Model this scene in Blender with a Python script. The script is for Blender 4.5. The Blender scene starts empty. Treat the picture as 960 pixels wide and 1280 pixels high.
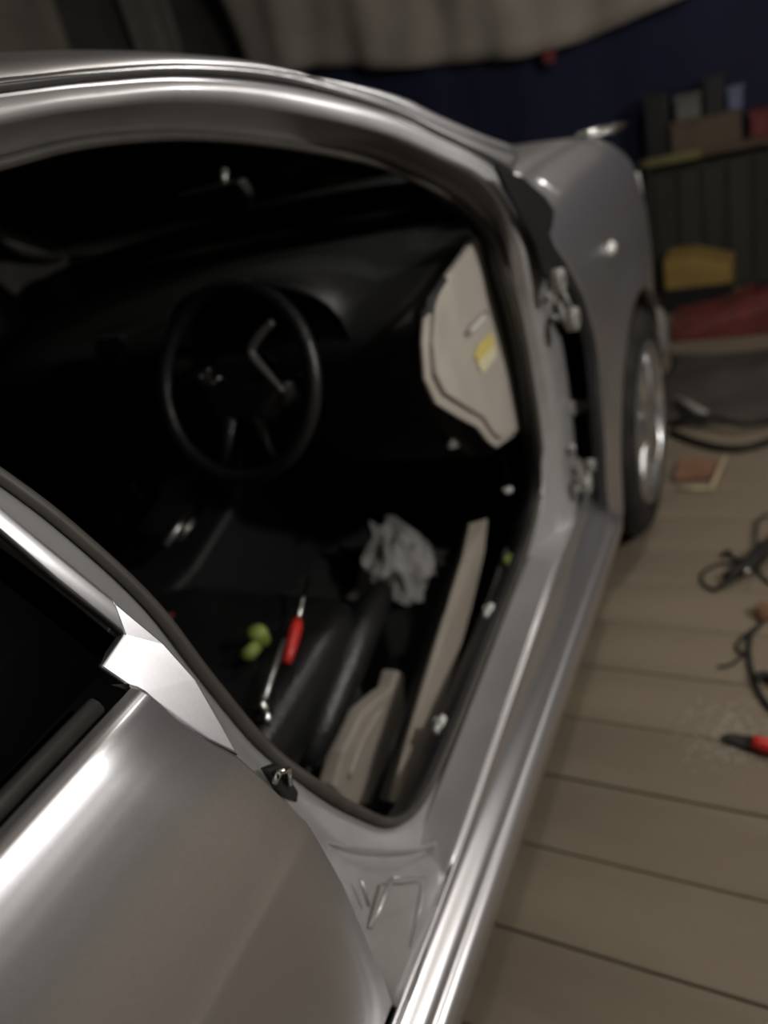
# Silver car with its front door taken off, standing on the plank floor of a dim garage.
# World axes: X runs towards the car's nose, Y across the car towards its far side, Z up. Metres.
import bpy, bmesh, math, random
from mathutils import Vector, Matrix

SC = bpy.context.scene
COL = SC.collection

# ------------------------------------------------------------------ camera
cam_d = bpy.data.cameras.new('camera')
cam = bpy.data.objects.new('camera', cam_d)
COL.objects.link(cam)
cam.matrix_world = Matrix(((0.418102, 0.526648, -0.740157, 0.0000), (-0.876786, 0.020876, -0.480428, 0.0000), (-0.237565, 0.849827, 0.470486, 1.3000), (0, 0, 0, 1)))
cam_d.sensor_fit = 'HORIZONTAL'
cam_d.sensor_width = 36.0
cam_d.lens = 34.520
cam_d.clip_start = 0.02
cam_d.dof.use_dof = True
cam_d.dof.focus_distance = 0.62
cam_d.dof.aperture_fstop = 3.3
SC.camera = cam

# ------------------------------------------------------------------ view, world and lamps
vs = SC.view_settings
vs.view_transform = 'Standard'
vs.look = 'None'
vs.gamma = 1.0
vs.use_curve_mapping = False
vs.exposure = 0.0
world = bpy.data.worlds.new('night')
SC.world = world
world.use_nodes = True
world.node_tree.nodes['Background'].inputs[0].default_value = (0.02, 0.022, 0.03, 1)
world.node_tree.nodes['Background'].inputs[1].default_value = 0.3
MAIN_LAMP = ((0.98, -1.62, 2.04), 96.0)     # bulb over the work side of the car
RAIL_FILL_LAMP = ((2.2, 0.0, 2.3), 24.0)          # weaker unseen bulb, added over the bonnet to brighten the roof rail

CY = 1.25                                    # car centre line
R = math.radians
rng = random.Random(7)

# ------------------------------------------------------------------ materials
MATS = {}
def mat(name, col, rough=0.5, metal=0.0, col2=None, scale=8.0, bump=0.0, bscale=40.0, coat=0.0, stretch=(1, 1, 1),
        contrast=(0.35, 0.65), spec=None, detail=4.0):
    m = bpy.data.materials.new(name)
    m.use_nodes = True
    nt = m.node_tree
    b = nt.nodes['Principled BSDF']
    b.inputs['Base Color'].default_value = (*col, 1)
    b.inputs['Roughness'].default_value = rough
    b.inputs['Metallic'].default_value = metal
    b.inputs['Coat Weight'].default_value = coat
    b.inputs['Coat Roughness'].default_value = 0.08
    if spec is not None:
        b.inputs['Specular IOR Level'].default_value = spec
    tc = nt.nodes.new('ShaderNodeTexCoord')
    mp = nt.nodes.new('ShaderNodeMapping')
    mp.inputs['Scale'].default_value = stretch
    nt.links.new(tc.outputs['Object'], mp.inputs[0])
    if col2 is not None:
        n = nt.nodes.new('ShaderNodeTexNoise')
        n.inputs['Scale'].default_value = scale
        n.inputs['Detail'].default_value = detail
        nt.links.new(mp.outputs[0], n.inputs['Vector'])
        r = nt.nodes.new('ShaderNodeValToRGB')
        r.color_ramp.elements[0].position = contrast[0]
        r.color_ramp.elements[0].color = (*col, 1)
        r.color_ramp.elements[1].position = contrast[1]
        r.color_ramp.elements[1].color = (*col2, 1)
        nt.links.new(n.outputs[0], r.inputs[0])
        nt.links.new(r.outputs[0], b.inputs['Base Color'])
    if bump:
        n2 = nt.nodes.new('ShaderNodeTexNoise')
        n2.inputs['Scale'].default_value = bscale
        n2.inputs['Detail'].default_value = 3
        nt.links.new(mp.outputs[0], n2.inputs['Vector'])
        bp = nt.nodes.new('ShaderNodeBump')
        bp.inputs['Strength'].default_value = bump
        bp.inputs['Distance'].default_value = 0.01
        nt.links.new(n2.outputs[0], bp.inputs['Height'])
        nt.links.new(bp.outputs[0], b.inputs['Normal'])
    MATS[name] = m
    return m

def glass(name, tint, clear, rough=0.05):
    m = bpy.data.materials.new(name)
    m.use_nodes = True
    nt = m.node_tree
    for n in list(nt.nodes):
        if n.type != 'OUTPUT_MATERIAL':
            nt.nodes.remove(n)
    out = [n for n in nt.nodes if n.type == 'OUTPUT_MATERIAL'][0]
    tr = nt.nodes.new('ShaderNodeBsdfTransparent')
    tr.inputs[0].default_value = (*tint, 1)
    gl = nt.nodes.new('ShaderNodeBsdfGlossy')
    gl.inputs['Color'].default_value = (0.9, 0.95, 0.95, 1)
    gl.inputs['Roughness'].default_value = rough
    fr = nt.nodes.new('ShaderNodeFresnel')
    fr.inputs[0].default_value = clear
    mx = nt.nodes.new('ShaderNodeMixShader')
    nt.links.new(fr.outputs[0], mx.inputs[0])
    nt.links.new(tr.outputs[0], mx.inputs[1])
    nt.links.new(gl.outputs[0], mx.inputs[2])
    nt.links.new(mx.outputs[0], out.inputs[0])
    MATS[name] = m
    return m

PAINT = mat('silver_paint', (0.60, 0.59, 0.605), 0.325, 0.90, col2=(0.63, 0.62, 0.635), scale=300, coat=0.35)
JAMB = mat('jamb_paint', (0.50, 0.49, 0.495), 0.38, 0.45, col2=(0.45, 0.44, 0.44), scale=14, coat=0.4)
DARKSTEEL = mat('dark_inner_steel', (0.05, 0.05, 0.052), 0.55, 0.3, col2=(0.08, 0.075, 0.07), scale=9)
RUBBER = mat('black_rubber', (0.022, 0.02, 0.018), 0.55, col2=(0.035, 0.031, 0.027), scale=25)
SEAL = mat('door_seal_rubber', (0.050, 0.043, 0.036), 0.55, col2=(0.062, 0.054, 0.046), scale=30)
BLACKPL = mat('black_plastic', (0.011, 0.011, 0.0115), 0.45, col2=(0.015, 0.015, 0.015), scale=60, bump=0.15, bscale=400)
DASHPL = mat('dash_plastic', (0.010, 0.010, 0.0105), 0.7, spec=0.3, col2=(0.014, 0.014, 0.014), scale=80, bump=0.2, bscale=300)
LEATHER = mat('black_leather', (0.009, 0.009, 0.0095), 0.38, col2=(0.013, 0.013, 0.013), scale=30, bump=0.2, bscale=120)
CARPET = mat('black_carpet', (0.007, 0.007, 0.007), 0.95, col2=(0.012, 0.012, 0.0115), scale=120, bump=0.5, bscale=500)
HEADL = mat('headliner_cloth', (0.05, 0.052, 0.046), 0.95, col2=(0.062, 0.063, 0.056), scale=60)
BEIGE = mat('beige_plastic', (0.50, 0.46, 0.40), 0.5, col2=(0.46, 0.42, 0.365), scale=12)
BEIGE2 = mat('beige_trim', (0.34, 0.30, 0.25), 0.5, col2=(0.28, 0.245, 0.20), scale=9)
SHIELD = mat('seat_shield_plastic', (0.36, 0.32, 0.27), 0.32, col2=(0.31, 0.275, 0.235), scale=9)
CHROME = mat('chrome', (0.80, 0.80, 0.78), 0.16, 1.0, col2=(0.7, 0.7, 0.68), scale=30)
SATIN = mat('satin_silver', (0.55, 0.55, 0.54), 0.35, 0.9, col2=(0.5, 0.5, 0.49), scale=50)
ZINC = mat('grey_hinge_steel', (0.42, 0.41, 0.38), 0.5, 0.3, col2=(0.27, 0.26, 0.24), scale=26)
ALLOY = mat('alloy_wheel_paint', (0.72, 0.72, 0.72), 0.27, 0.9, col2=(0.52, 0.52, 0.51), scale=18)
TYRE = mat('tyre_rubber', (0.016, 0.015, 0.014), 0.8, spec=0.2, col2=(0.033, 0.030, 0.027), scale=14)
WHITE = mat('white_plastic', (0.75, 0.74, 0.72), 0.45, col2=(0.68, 0.67, 0.64), scale=20)
YELLOW = mat('yellow_sticker', (0.75, 0.62, 0.20), 0.5, col2=(0.70, 0.57, 0.18), scale=30)
PALEYEL = mat('pale_sticker', (0.80, 0.74, 0.50), 0.5, col2=(0.76, 0.70, 0.46), scale=30)
LIME = mat('lime_plastic', (0.24, 0.30, 0.06), 0.55, col2=(0.17, 0.22, 0.045), scale=25)
RED = mat('red_plastic', (0.60, 0.03, 0.02), 0.4, col2=(0.50, 0.025, 0.02), scale=25)
DULLRED = mat('dull_red', (0.16, 0.025, 0.02), 0.7, col2=(0.09, 0.02, 0.016), scale=12)
RAG = mat('grey_sheet', (0.34, 0.33, 0.31), 0.6, col2=(0.24, 0.23, 0.215), scale=15, bump=0.3, bscale=40)
LENS_M = mat('clear_lamp_lens', (0.85, 0.84, 0.80), 0.12, 0.1, col2=(0.8, 0.78, 0.72), scale=60, coat=0.6)
PLANK = mat('worn_planks', (0.165, 0.130, 0.088), 0.75, col2=(0.225, 0.182, 0.126), scale=5.0, bump=0.35, bscale=30,
            stretch=(1.0, 0.22, 1.0), contrast=(0.3, 0.7), detail=8)
PLANK2 = mat('dirty_planks', (0.150, 0.117, 0.079), 0.8, col2=(0.215, 0.174, 0.122), scale=6.0, bump=0.35, bscale=26,
             stretch=(1.0, 0.25, 1.0), contrast=(0.28, 0.72), detail=8)
SUBFLOOR = mat('dark_subfloor', (0.03, 0.024, 0.017), 0.9, col2=(0.045, 0.036, 0.027), scale=5)
BLUE = mat('dark_blue_sheet', (0.007, 0.008, 0.032), 0.85, col2=(0.009, 0.010, 0.041), scale=2, bump=0.2, bscale=6)
TANCLOTH = mat('tan_cloth', (0.36, 0.32, 0.27), 0.9, col2=(0.29, 0.255, 0.215), scale=4, bump=0.2, bscale=12)
BROWNCL = mat('brown_cloth', (0.20, 0.165, 0.135), 0.9, col2=(0.15, 0.125, 0.105), scale=4)
GREYCL = mat('grey_cloth', (0.15, 0.145, 0.125), 0.9, col2=(0.11, 0.105, 0.09), scale=4)
WALLM = mat('dark_board_wall', (0.055, 0.052, 0.046), 0.9, col2=(0.035, 0.033, 0.03), scale=5)
CEILM = mat('ceiling_boards', (0.42, 0.39, 0.35), 0.9, col2=(0.36, 0.33, 0.29), scale=5)
SLATM = mat('dark_slats', (0.034, 0.032, 0.026), 0.85, col2=(0.022, 0.021, 0.017), scale=9, stretch=(1, 1, .2))
OCHRE = mat('ochre_paint', (0.30, 0.20, 0.05), 0.7, col2=(0.25, 0.16, 0.04), scale=9)
CARD = mat('cardboard', (0.11, 0.075, 0.052), 0.85, col2=(0.085, 0.06, 0.04), scale=9)
TERRA = mat('terracotta', (0.22, 0.11, 0.06), 0.85, col2=(0.17, 0.085, 0.045), scale=9)
CREAMW = mat('pale_wood', (0.50, 0.40, 0.25), 0.7, col2=(0.44, 0.34, 0.21), scale=20)
CABLE = mat('black_cable', (0.012, 0.010, 0.009), 0.65, spec=0.25, col2=(0.025, 0.022, 0.02), scale=20)
TARP = mat('dark_canvas', (0.055, 0.048, 0.038), 0.85, col2=(0.035, 0.031, 0.026), scale=7, bump=0.3, bscale=20)
POWDER = mat('white_powder', (0.50, 0.45, 0.38), 0.95, col2=(0.42, 0.37, 0.30), scale=60)
GREYPL = mat('pale_grey_plastic', (0.30, 0.28, 0.26), 0.6, col2=(0.25, 0.23, 0.21), scale=10)
GLASS = glass('clear_glass', (0.72, 0.78, 0.74), 1.35)
DARKGLASS = glass('tinted_glass', (0.10, 0.11, 0.11), 1.05, 0.35)
EMIT = bpy.data.materials.new('lit_bulb')
EMIT.use_nodes = True
EMIT.node_tree.nodes['Principled BSDF'].inputs['Emission Color'].default_value = (1, 0.93, 0.84, 1)
EMIT.node_tree.nodes['Principled BSDF'].inputs['Emission Strength'].default_value = 6.0

# ------------------------------------------------------------------ helpers
def link(name, me, m, parent=None, smooth=True):
    o = bpy.data.objects.new(name, me)
    COL.objects.link(o)
    if m is not None:
        me.materials.append(m)
    if smooth:
        for p in me.polygons:
            p.use_smooth = True
    if parent is not None:
        o.parent = parent
        o.matrix_parent_inverse = parent.matrix_world.inverted() if parent.matrix_world else Matrix()
    return o

def mesh(name, v, f, m, parent=None, smooth=True, thick=0.0, off=-1.0, bevel=0.0, sub=0, auto=None):
    me = bpy.data.meshes.new(name)
    me.from_pydata([tuple(p) for p in v], [], f)
    me.validate()
    bm = bmesh.new()
    bm.from_mesh(me)
    bmesh.ops.remove_doubles(bm, verts=bm.verts, dist=1e-5)
    bmesh.ops.recalc_face_normals(bm, faces=bm.faces)
    bm.to_mesh(me)
    bm.free()
    o = link(name, me, m, parent, smooth)
    if thick:
        s = o.modifiers.new('t', 'SOLIDIFY')
        s.thickness = thick
        s.offset = off
    if bevel:
        b = o.modifiers.new('b', 'BEVEL')
        b.width = bevel
        b.segments = 2
        b.limit_method = 'ANGLE'
        b.angle_limit = R(40)
    if sub:
        s = o.modifiers.new('s', 'SUBSURF')
        s.levels = sub
        s.render_levels = sub
    return o

def crom(P, n, closed=False):
    """Catmull-Rom through points P, n steps per span."""
    P = [Vector(p) for p in P]
    N = len(P)
    out = []
    spans = N if closed else N - 1
    for i in range(spans):
        if closed:
            a, b, c, d = P[(i - 1) % N], P[i], P[(i + 1) % N], P[(i + 2) % N]
        else:
            b, c = P[i], P[i + 1]
            a = P[i - 1] if i > 0 else b * 2 - c
            d = P[i + 2] if i + 2 < N else c * 2 - b
        for k in range(n):
            t = k / n
            out.append(0.5 * ((2 * b) + (c - a) * t + (2 * a - 5 * b + 4 * c - d) * t * t + (3 * b - a - 3 * c + d) * t ** 3))
    if not closed:
        out.append(P[-1].copy())
    return out

def grid(rows, cu=False, cv=False):
    """faces for rows of equal length; cu closes along a row, cv closes across rows"""
    nu = len(rows[0])
    v = [p for r in rows for p in r]
    f = []
    nr = len(rows)
    for i in range(nr if cv else nr - 1):
        for j in range(nu if cu else nu - 1):
            a = i * nu + j
            b = i * nu + (j + 1) % nu
            c = ((i + 1) % nr) * nu + (j + 1) % nu
            d = ((i + 1) % nr) * nu + j
            f.append((a, b, c, d))
    return v, f

def tube_geo(path, r, n=8, closed=False, caps=True):
    P = [Vector(p) for p in path]
    N = len(P)
    rows = []
    prev = None
    for i in range(N):
        if closed:
            t = P[(i + 1) % N] - P[i - 1]
        else:
            t = P[min(i + 1, N - 1)] - P[max(i - 1, 0)]
        t.normalize()
        if prev is None:
            u = t.cross(Vector((0, 0, 1)))
            if u.length < 0.1:
                u = t.cross(Vector((0, 1, 0)))
        else:
            u = prev - t * prev.dot(t)
        u.normalize()
        prev = u
        w = t.cross(u)
        rr = r[i] if isinstance(r, (list, tuple)) else r
        rows.append([P[i] + (u * math.cos(2 * math.pi * k / n) + w * math.sin(2 * math.pi * k / n)) * rr for k in range(n)])
    v, f = grid(rows, cu=True, cv=closed)
    if caps and not closed:
        f.append(tuple(range(n))[::-1])
        f.append(tuple(range((N - 1) * n, N * n)))
    return v, f

def tube(name, path, r, m, parent=None, n=8, closed=False):
    v, f = tube_geo(path, r, n, closed)
    return mesh(name, v, f, m, parent)

def join(*gs):
    V, F = [], []
    for v, f in gs:
        o = len(V)
        V += list(v)
        F += [tuple(i + o for i in q) for q in f]
    return V, F

def box_geo(x0, x1, y0, y1, z0, z1):
    v = [(x0, y0, z0), (x1, y0, z0), (x1, y1, z0), (x0, y1, z0), (x0, y0, z1), (x1, y0, z1), (x1, y1, z1), (x0, y1, z1)]
    f = [(0, 3, 2, 1), (4, 5, 6, 7), (0, 1, 5, 4), (1, 2, 6, 5), (2, 3, 7, 6), (3, 0, 4, 7)]
    return v, f

def box(name, x0, x1, y0, y1, z0, z1, m, parent=None, bevel=0.004):
    v, f = box_geo(x0, x1, y0, y1, z0, z1)
    return mesh(name, v, f, m, parent, smooth=False, bevel=bevel)

def plate(name, pts, off, m, parent=None, bevel=0.0):
    """polygon pts given thickness by the vector off"""
    n = len(pts)
    off = Vector(off)
    v = [Vector(p) for p in pts] + [Vector(p) + off for p in pts]
    f = [tuple(range(n)), tuple(range(2 * n - 1, n - 1, -1))]
    for i in range(n):
        j = (i + 1) % n
        f.append((i, i + n, j + n, j))
    return mesh(name, v, f, m, parent, smooth=False, bevel=bevel)

def lathe_geo(prof, centre, axis='Y', n=48, a0=0.0, a1=2 * math.pi):
    """prof: (radius, offset along the axis)"""
    rows = []
    full = abs(a1 - a0 - 2 * math.pi) < 1e-6
    k_n = n if full else n + 1
    for k in range(k_n):
        a = a0 + (a1 - a0) * k / n
        row = []
        for r, h in prof:
            c, s = r * math.cos(a), r * math.sin(a)
            if axis == 'Y':
                row.append(Vector((centre[0] + c, centre[1] + h, centre[2] + s)))
            else:
                row.append(Vector((centre[0] + c, centre[1] + s, centre[2] + h)))
        rows.append(row)
    return grid(rows, cv=full)

def interp(tab, x):
    if x <= tab[0][0]:
        return tab[0][1]
    for (a, b), (c, d) in zip(tab, tab[1:]):
        if x <= c:
            return b + (d - b) * (x - a) / (c - a)
    return tab[-1][1]

def tag(o, label, cat, group=None, kind=None):
    o['label'] = label
    o['category'] = cat
    if group:
        o['group'] = group
    if kind:
        o['kind'] = kind
    return o

def struct(o, label=None):
    o['kind'] = 'structure'
    if label:
        o['label'] = label
    return o

def empty(name, loc):
    o = bpy.data.objects.new(name, None)
    COL.objects.link(o)
    o.location = loc
    o.matrix_world = Matrix.Translation(loc)
    o.empty_display_size = 0.1
    return o

def mirrored(o, name, parent):
    me = o.data.copy()
    for p in me.vertices:
        p.co.y = 2 * CY - p.co.y
    me.flip_normals()
    c = bpy.data.objects.new(name, me)
    COL.objects.link(c)
    c.parent = parent
    c.matrix_parent_inverse = parent.matrix_world.inverted()
    for md in o.modifiers:
        n = c.modifiers.new(md.name, md.type)
        for a in ('thickness', 'offset', 'width', 'segments', 'limit_method', 'angle_limit', 'levels', 'render_levels'):
            if hasattr(md, a):
                setattr(n, a, getattr(md, a))
    return c

# ================================================================== THE ROOM
RX0, RX1, RY0, RY1, RZ = -2.6, 4.75, -2.2, 3.45, 2.45
fl = box('floor', RX0, RX1, RY0, RY1, -0.12, -0.035, SUBFLOOR, bevel=0)
struct(fl, 'plank floor of the garage')
x = 0.675 - 0.1715 * 19
k = 0
plank_meshes = []
for mi in range(6):
    g = rng.uniform(0.0006, 0.0028)
    v, f = box_geo(g, 0.1715 - g, 0, RY1 - RY0, -0.035, 0)
    me = bpy.data.meshes.new('plank')
    me.from_pydata(v, [], f)
    me.materials.append(PLANK if mi % 2 else PLANK2)
    plank_meshes.append(me)
while x < RX1 - 0.05:
    o = bpy.data.objects.new('plank', plank_meshes[rng.randrange(6)])
    COL.objects.link(o)
    o.parent = fl
    o.location = (x, RY0, rng.uniform(-0.004, 0.0))
    b = o.modifiers.new('b', 'BEVEL')
    b.width = 0.002
    b.segments = 1
    x += 0.1715
    k += 1
struct(box('wall_front', RX1, RX1 + 0.1, RY0, RY1, -0.1, RZ, WALLM, bevel=0), 'dark board wall at the far end of the garage')
struct(box('wall_left', RX0, RX1, RY1, RY1 + 0.1, -0.1, RZ, WALLM, bevel=0), 'dark wall beyond the car')
struct(box('wall_right', RX0, RX1, RY0 - 0.1, RY0, -0.1, RZ, WALLM, bevel=0), 'dark wall on the work side')
struct(box('wall_rear', RX0 - 0.1, RX0, RY0, RY1, -0.1, RZ, WALLM, bevel=0), 'dark wall behind the car')
struct(box('ceiling', RX0, RX1, RY0, RY1, RZ, RZ + 0.1, CEILM, bevel=0), 'boarded garage ceiling')

def hanging(name, P, axis, m, waves, amp, thick=0.004):
    """cloth: P(u,v) -> point, waves along u pushed out along axis"""
    nu, nv = 60, 14
    rows = []
    for j in range(nv + 1):
        row = []
        for i in range(nu + 1):
            u, v = i / nu, j / nv
            p = Vector(P(u, v))
            w = math.sin(u * waves * 6.283 + 1.7 * math.sin(v * 2.2 + u * 5)) + 0.5 * math.sin(u * waves * 14.1 + v * 3)
            row.append(p + Vector(axis) * amp * w)
        rows.append(row)
    v, f = grid(rows)
    return mesh(name, v, f, m, None, thick=thick)

# blue sheet over the far wall, pale cloth pinned over its upper part with a sagging hem
tag(hanging('blue_tarpaulin', lambda u, v: (RX1 - 0.05, -1.6 + 4.6 * u, 0.55 + (1.95 - 0.55) * v), (-1, 0, 0), BLUE, 7, 0.012),
    'dark blue sheet hanging across the far wall', 'tarpaulin')
def cloth_pt(u, v):
    y = -0.6 + 3.7 * u
    hem = interp([(-0.6, 1.75), (0.1, 1.56), (0.46, 1.40), (1.0, 1.335), (1.3, 1.335), (1.7, 1.40), (2.06, 1.46), (2.6, 1.60), (3.1, 1.62)], y)
    return (RX1 - 0.15 - 0.10 * v, y, hem + (2.40 - hem) * v)
tag(hanging('pale_cloth', cloth_pt, (-1, 0, 0), TANCLOTH, 6, 0.032),
    'pale tan cloth hanging in folds above the blue sheet', 'cloth')
tag(hanging('brown_blanket', lambda u, v: (2.45 + 1.05 * u, RY1 - 0.05, 1.1 + 1.25 * v), (0, -1, 0), BROWNCL, 2, 0.015),
    'brown blanket on the far wall above the car roof', 'blanket')
tag(hanging('grey_blanket', lambda u, v: (3.98 + 0.45 * u, RY1 - 0.05, 1.1 + 1.25 * v), (0, -1, 0), GREYCL, 2, 0.015),
    'dull grey blanket on the far wall beside the tan cloth', 'blanket')
tag(plate('red_tag', [(RX1 - 0.19, 1.20, 1.345), (RX1 - 0.19, 1.13, 1.335), (RX1 - 0.19, 1.14, 1.27), (RX1 - 0.19, 1.20, 1.285)], (0.012, 0, 0), DULLRED),
    'small dark red tag at the hem of the tan cloth', 'tag')

# lamps: bare bulbs on flexes, the second one added for the roof rail
def bulb(pos, power, label):
    t = empty('ceiling_bulb', pos)
    tag(t, label, 'lamp')
    prof = [(0.0, -0.045), (0.022, -0.04), (0.03, -0.018), (0.028, 0.005), (0.016, 0.03), (0.013, 0.045)]
    v, f = lathe_geo(prof, pos, 'Z', 20)
    mesh('glass_bulb', v, f, EMIT, t)
    v, f = lathe_geo([(0.0, 0.045), (0.018, 0.045), (0.02, 0.09), (0.006, 0.1), (0.0, 0.1)], pos, 'Z', 16)
    mesh('lamp_holder', v, f, BLACKPL, t)
    tube('flex', [(pos[0], pos[1], pos[2] + 0.098), (pos[0], pos[1], RZ)], 0.004, CABLE, t, n=6)
    ld = bpy.data.lights.new('bulb_light', 'POINT')
    ld.energy = power
    ld.color = (1.0, 0.975, 0.945)
    ld.shadow_soft_size = 0.055
    lo = bpy.data.objects.new('bulb_light', ld)
    COL.objects.link(lo)
    lo.parent = t
    lo.location = (0, 0, -0.11)
    return t
bulb(*MAIN_LAMP, 'bare ceiling bulb hanging over the work side of the car')
bulb(*RAIL_FILL_LAMP, 'added bare bulb over the bonnet to brighten the roof rail')

# ================================================================== THE CAR
CAR = empty('car', (1.0, CY, 0.0))
tag(CAR, 'silver right-hand-drive car with its front door removed', 'car')

# ---- side frame: closed loop round the front door opening, lofted from inner trim to outer edge
ST = [  # seal line, flange edge, rebate corner, outer edge
    [(0.27, 0.705, 1.325), (0.265, 0.695, 1.338), (0.25, 0.645, 1.362), (0.25, 0.655, 1.39)],
    [(0.5704, 0.7000, 1.3420), (0.5675, 0.6900, 1.3501), (0.5413, 0.6400, 1.3713), (0.5604, 0.6500, 1.3901)],
    [(0.7069, 0.7000, 1.3426), (0.7032, 0.6900, 1.3527), (0.6674, 0.6420, 1.3710), (0.6880, 0.6520, 1.3893)],
    [(0.8754, 0.7000, 1.3247), (0.8692, 0.6900, 1.3349), (0.8241, 0.6400, 1.3627), (0.8472, 0.6500, 1.3811)],
    [(1.0728, 0.6850, 1.2811), (1.0655, 0.6750, 1.2958), (1.0134, 0.6300, 1.3287), (1.0419, 0.6400, 1.3506)],
    [(1.2507, 0.6350, 1.2157), (1.2557, 0.6250, 1.2322), (1.1887, 0.5770, 1.2624), (1.2195, 0.5850, 1.2872)],
    [(1.3344, 0.5850, 1.1530), (1.3401, 0.5750, 1.1720), (1.2822, 0.5320, 1.2047), (1.3097, 0.5380, 1.2270)],
    [(1.3939, 0.5450, 1.0931), (1.4045, 0.5350, 1.1136), (1.3445, 0.4880, 1.1523), (1.3859, 0.4900, 1.1682)],
    [(1.4149, 0.5100, 1.0324), (1.4428, 0.5100, 1.0468), (1.3702, 0.4620, 1.0911), (1.4480, 0.4660, 1.0986)],
    [(1.3990, 0.4900, 0.9589), (1.4003, 0.4800, 0.9727), (1.3866, 0.4480, 0.9990), (1.5228, 0.4560, 0.9850)],
    [(1.4121, 0.4840, 0.8575), (1.4113, 0.4740, 0.8666), (1.4193, 0.4520, 0.8746), (1.5881, 0.4580, 0.8438)],
    [(1.4253, 0.4860, 0.7472), (1.4334, 0.4740, 0.7502), (1.4454, 0.4550, 0.7492), (1.6440, 0.4600, 0.6889)],
    [(1.4250, 0.4860, 0.6150), (1.4349, 0.4740, 0.6174), (1.4539, 0.4550, 0.6094), (1.6445, 0.4600, 0.5275)],
    [(1.3949, 0.4860, 0.5074), (1.3811, 0.4740, 0.5153), (1.4372, 0.4550, 0.4792), (1.6017, 0.4550, 0.4013)],
    [(1.2860, 0.4860, 0.4506), (1.3083, 0.4740, 0.4283), (1.3556, 0.4500, 0.3899), (1.4185, 0.4250, 0.3890)],
    [(1.1469, 0.4860, 0.4144), (1.1623, 0.4740, 0.3898), (1.1942, 0.4500, 0.3575), (1.1707, 0.4070, 0.4211)],
    [(0.9346, 0.4860, 0.3984), (0.9399, 0.4740, 0.3799), (0.9660, 0.4500, 0.3403), (0.9443, 0.4050, 0.4021)],
    [(0.7575, 0.4860, 0.3793), (0.7585, 0.4740, 0.3623), (0.7802, 0.4500, 0.3252), (0.7599, 0.4050, 0.3813)],
    [(0.6239, 0.4860, 0.3829), (0.6182, 0.4740, 0.3661), (0.6462, 0.4550, 0.2986), (0.6123, 0.4050, 0.3658)],
    [(0.5449, 0.4860, 0.4319), (0.5272, 0.4740, 0.4315), (0.5361, 0.4600, 0.3930), (0.4890, 0.4040, 0.3589)],
    [(0.4846, 0.4860, 0.5335), (0.4588, 0.4740, 0.5438), (0.4363, 0.4600, 0.5355), (0.3553, 0.4040, 0.3517)],
    [(0.4336, 0.4860, 0.6443), (0.4051, 0.4740, 0.6643), (0.3810, 0.4550, 0.6643), (0.3627, 0.4300, 0.6235)],
    [(0.4161, 0.5150, 0.7191), (0.3923, 0.5050, 0.7389), (0.3456, 0.4600, 0.7928), (0.3274, 0.4550, 0.8124)],
    [(0.4006, 0.5350, 0.8330), (0.3788, 0.5220, 0.8535), (0.3426, 0.4860, 0.8917), (0.3239, 0.4880, 0.9012)],
    [(0.3932, 0.5550, 0.9305), (0.3694, 0.5420, 0.9535), (0.3344, 0.5120, 0.9815), (0.3132, 0.5140, 0.9938)],
    [(0.3737, 0.5800, 1.0235), (0.3526, 0.5680, 1.0381), (0.3146, 0.5350, 1.0595), (0.2964, 0.5380, 1.0694)],
    [(0.3510, 0.6050, 1.0998), (0.3309, 0.5930, 1.1097), (0.2956, 0.5620, 1.1249), (0.2795, 0.5650, 1.1328)],
    [(0.30, 0.672, 1.25), (0.285, 0.662, 1.255), (0.26, 0.612, 1.262), (0.235, 0.612, 1.262)],
]
NL = 4
lines = [crom([s[i] for s in ST], 5, closed=True) for i in range(NL)]
def shift(L, dy):
    return [p + Vector((0, dy, 0)) for p in L]
cen = Vector((0.85, 0.6, 0.85))
def towards(L, a, dy):
    return [p + (Vector((cen.x, p.y, cen.z)) - p).normalized() * a + Vector((0, dy, 0)) for p in L]
def mid(A, B, t, dy=0.0):
    return [a.lerp(b, t) + Vector((0, dy, 0)) for a, b in zip(A, B)]
rows = [shift(lines[0], 0.004), lines[1], mid(lines[1], lines[2], 0.12, 0.0), mid(lines[1], lines[2], 0.82, 0.004),
        lines[2], mid(lines[2], lines[3], 0.25, -0.0035), mid(lines[2], lines[3], 0.5, -0.0048), mid(lines[2], lines[3], 0.78, -0.0035), lines[3],
        towards(lines[3], -0.003, 0.010), towards(lines[3], -0.002, 0.065)]
v, f = grid(rows, cu=True)
frame = mesh('side_frame', v, f, JAMB, CAR)
# inside of the frame: dark trim lip running inward
rows = [shift(lines[0], 0.004), towards(lines[0], 0.002, 0.006), towards(lines[0], -0.03, 0.05), towards(lines[0], -0.06, 0.055)]
v, f = grid(rows, cu=True)
trim = mesh('opening_trim', v, f, BLACKPL, CAR)
tube('door_seal', towards(lines[0], 0.002, -0.006), 0.007, SEAL, CAR, n=8, closed=True)

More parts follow.
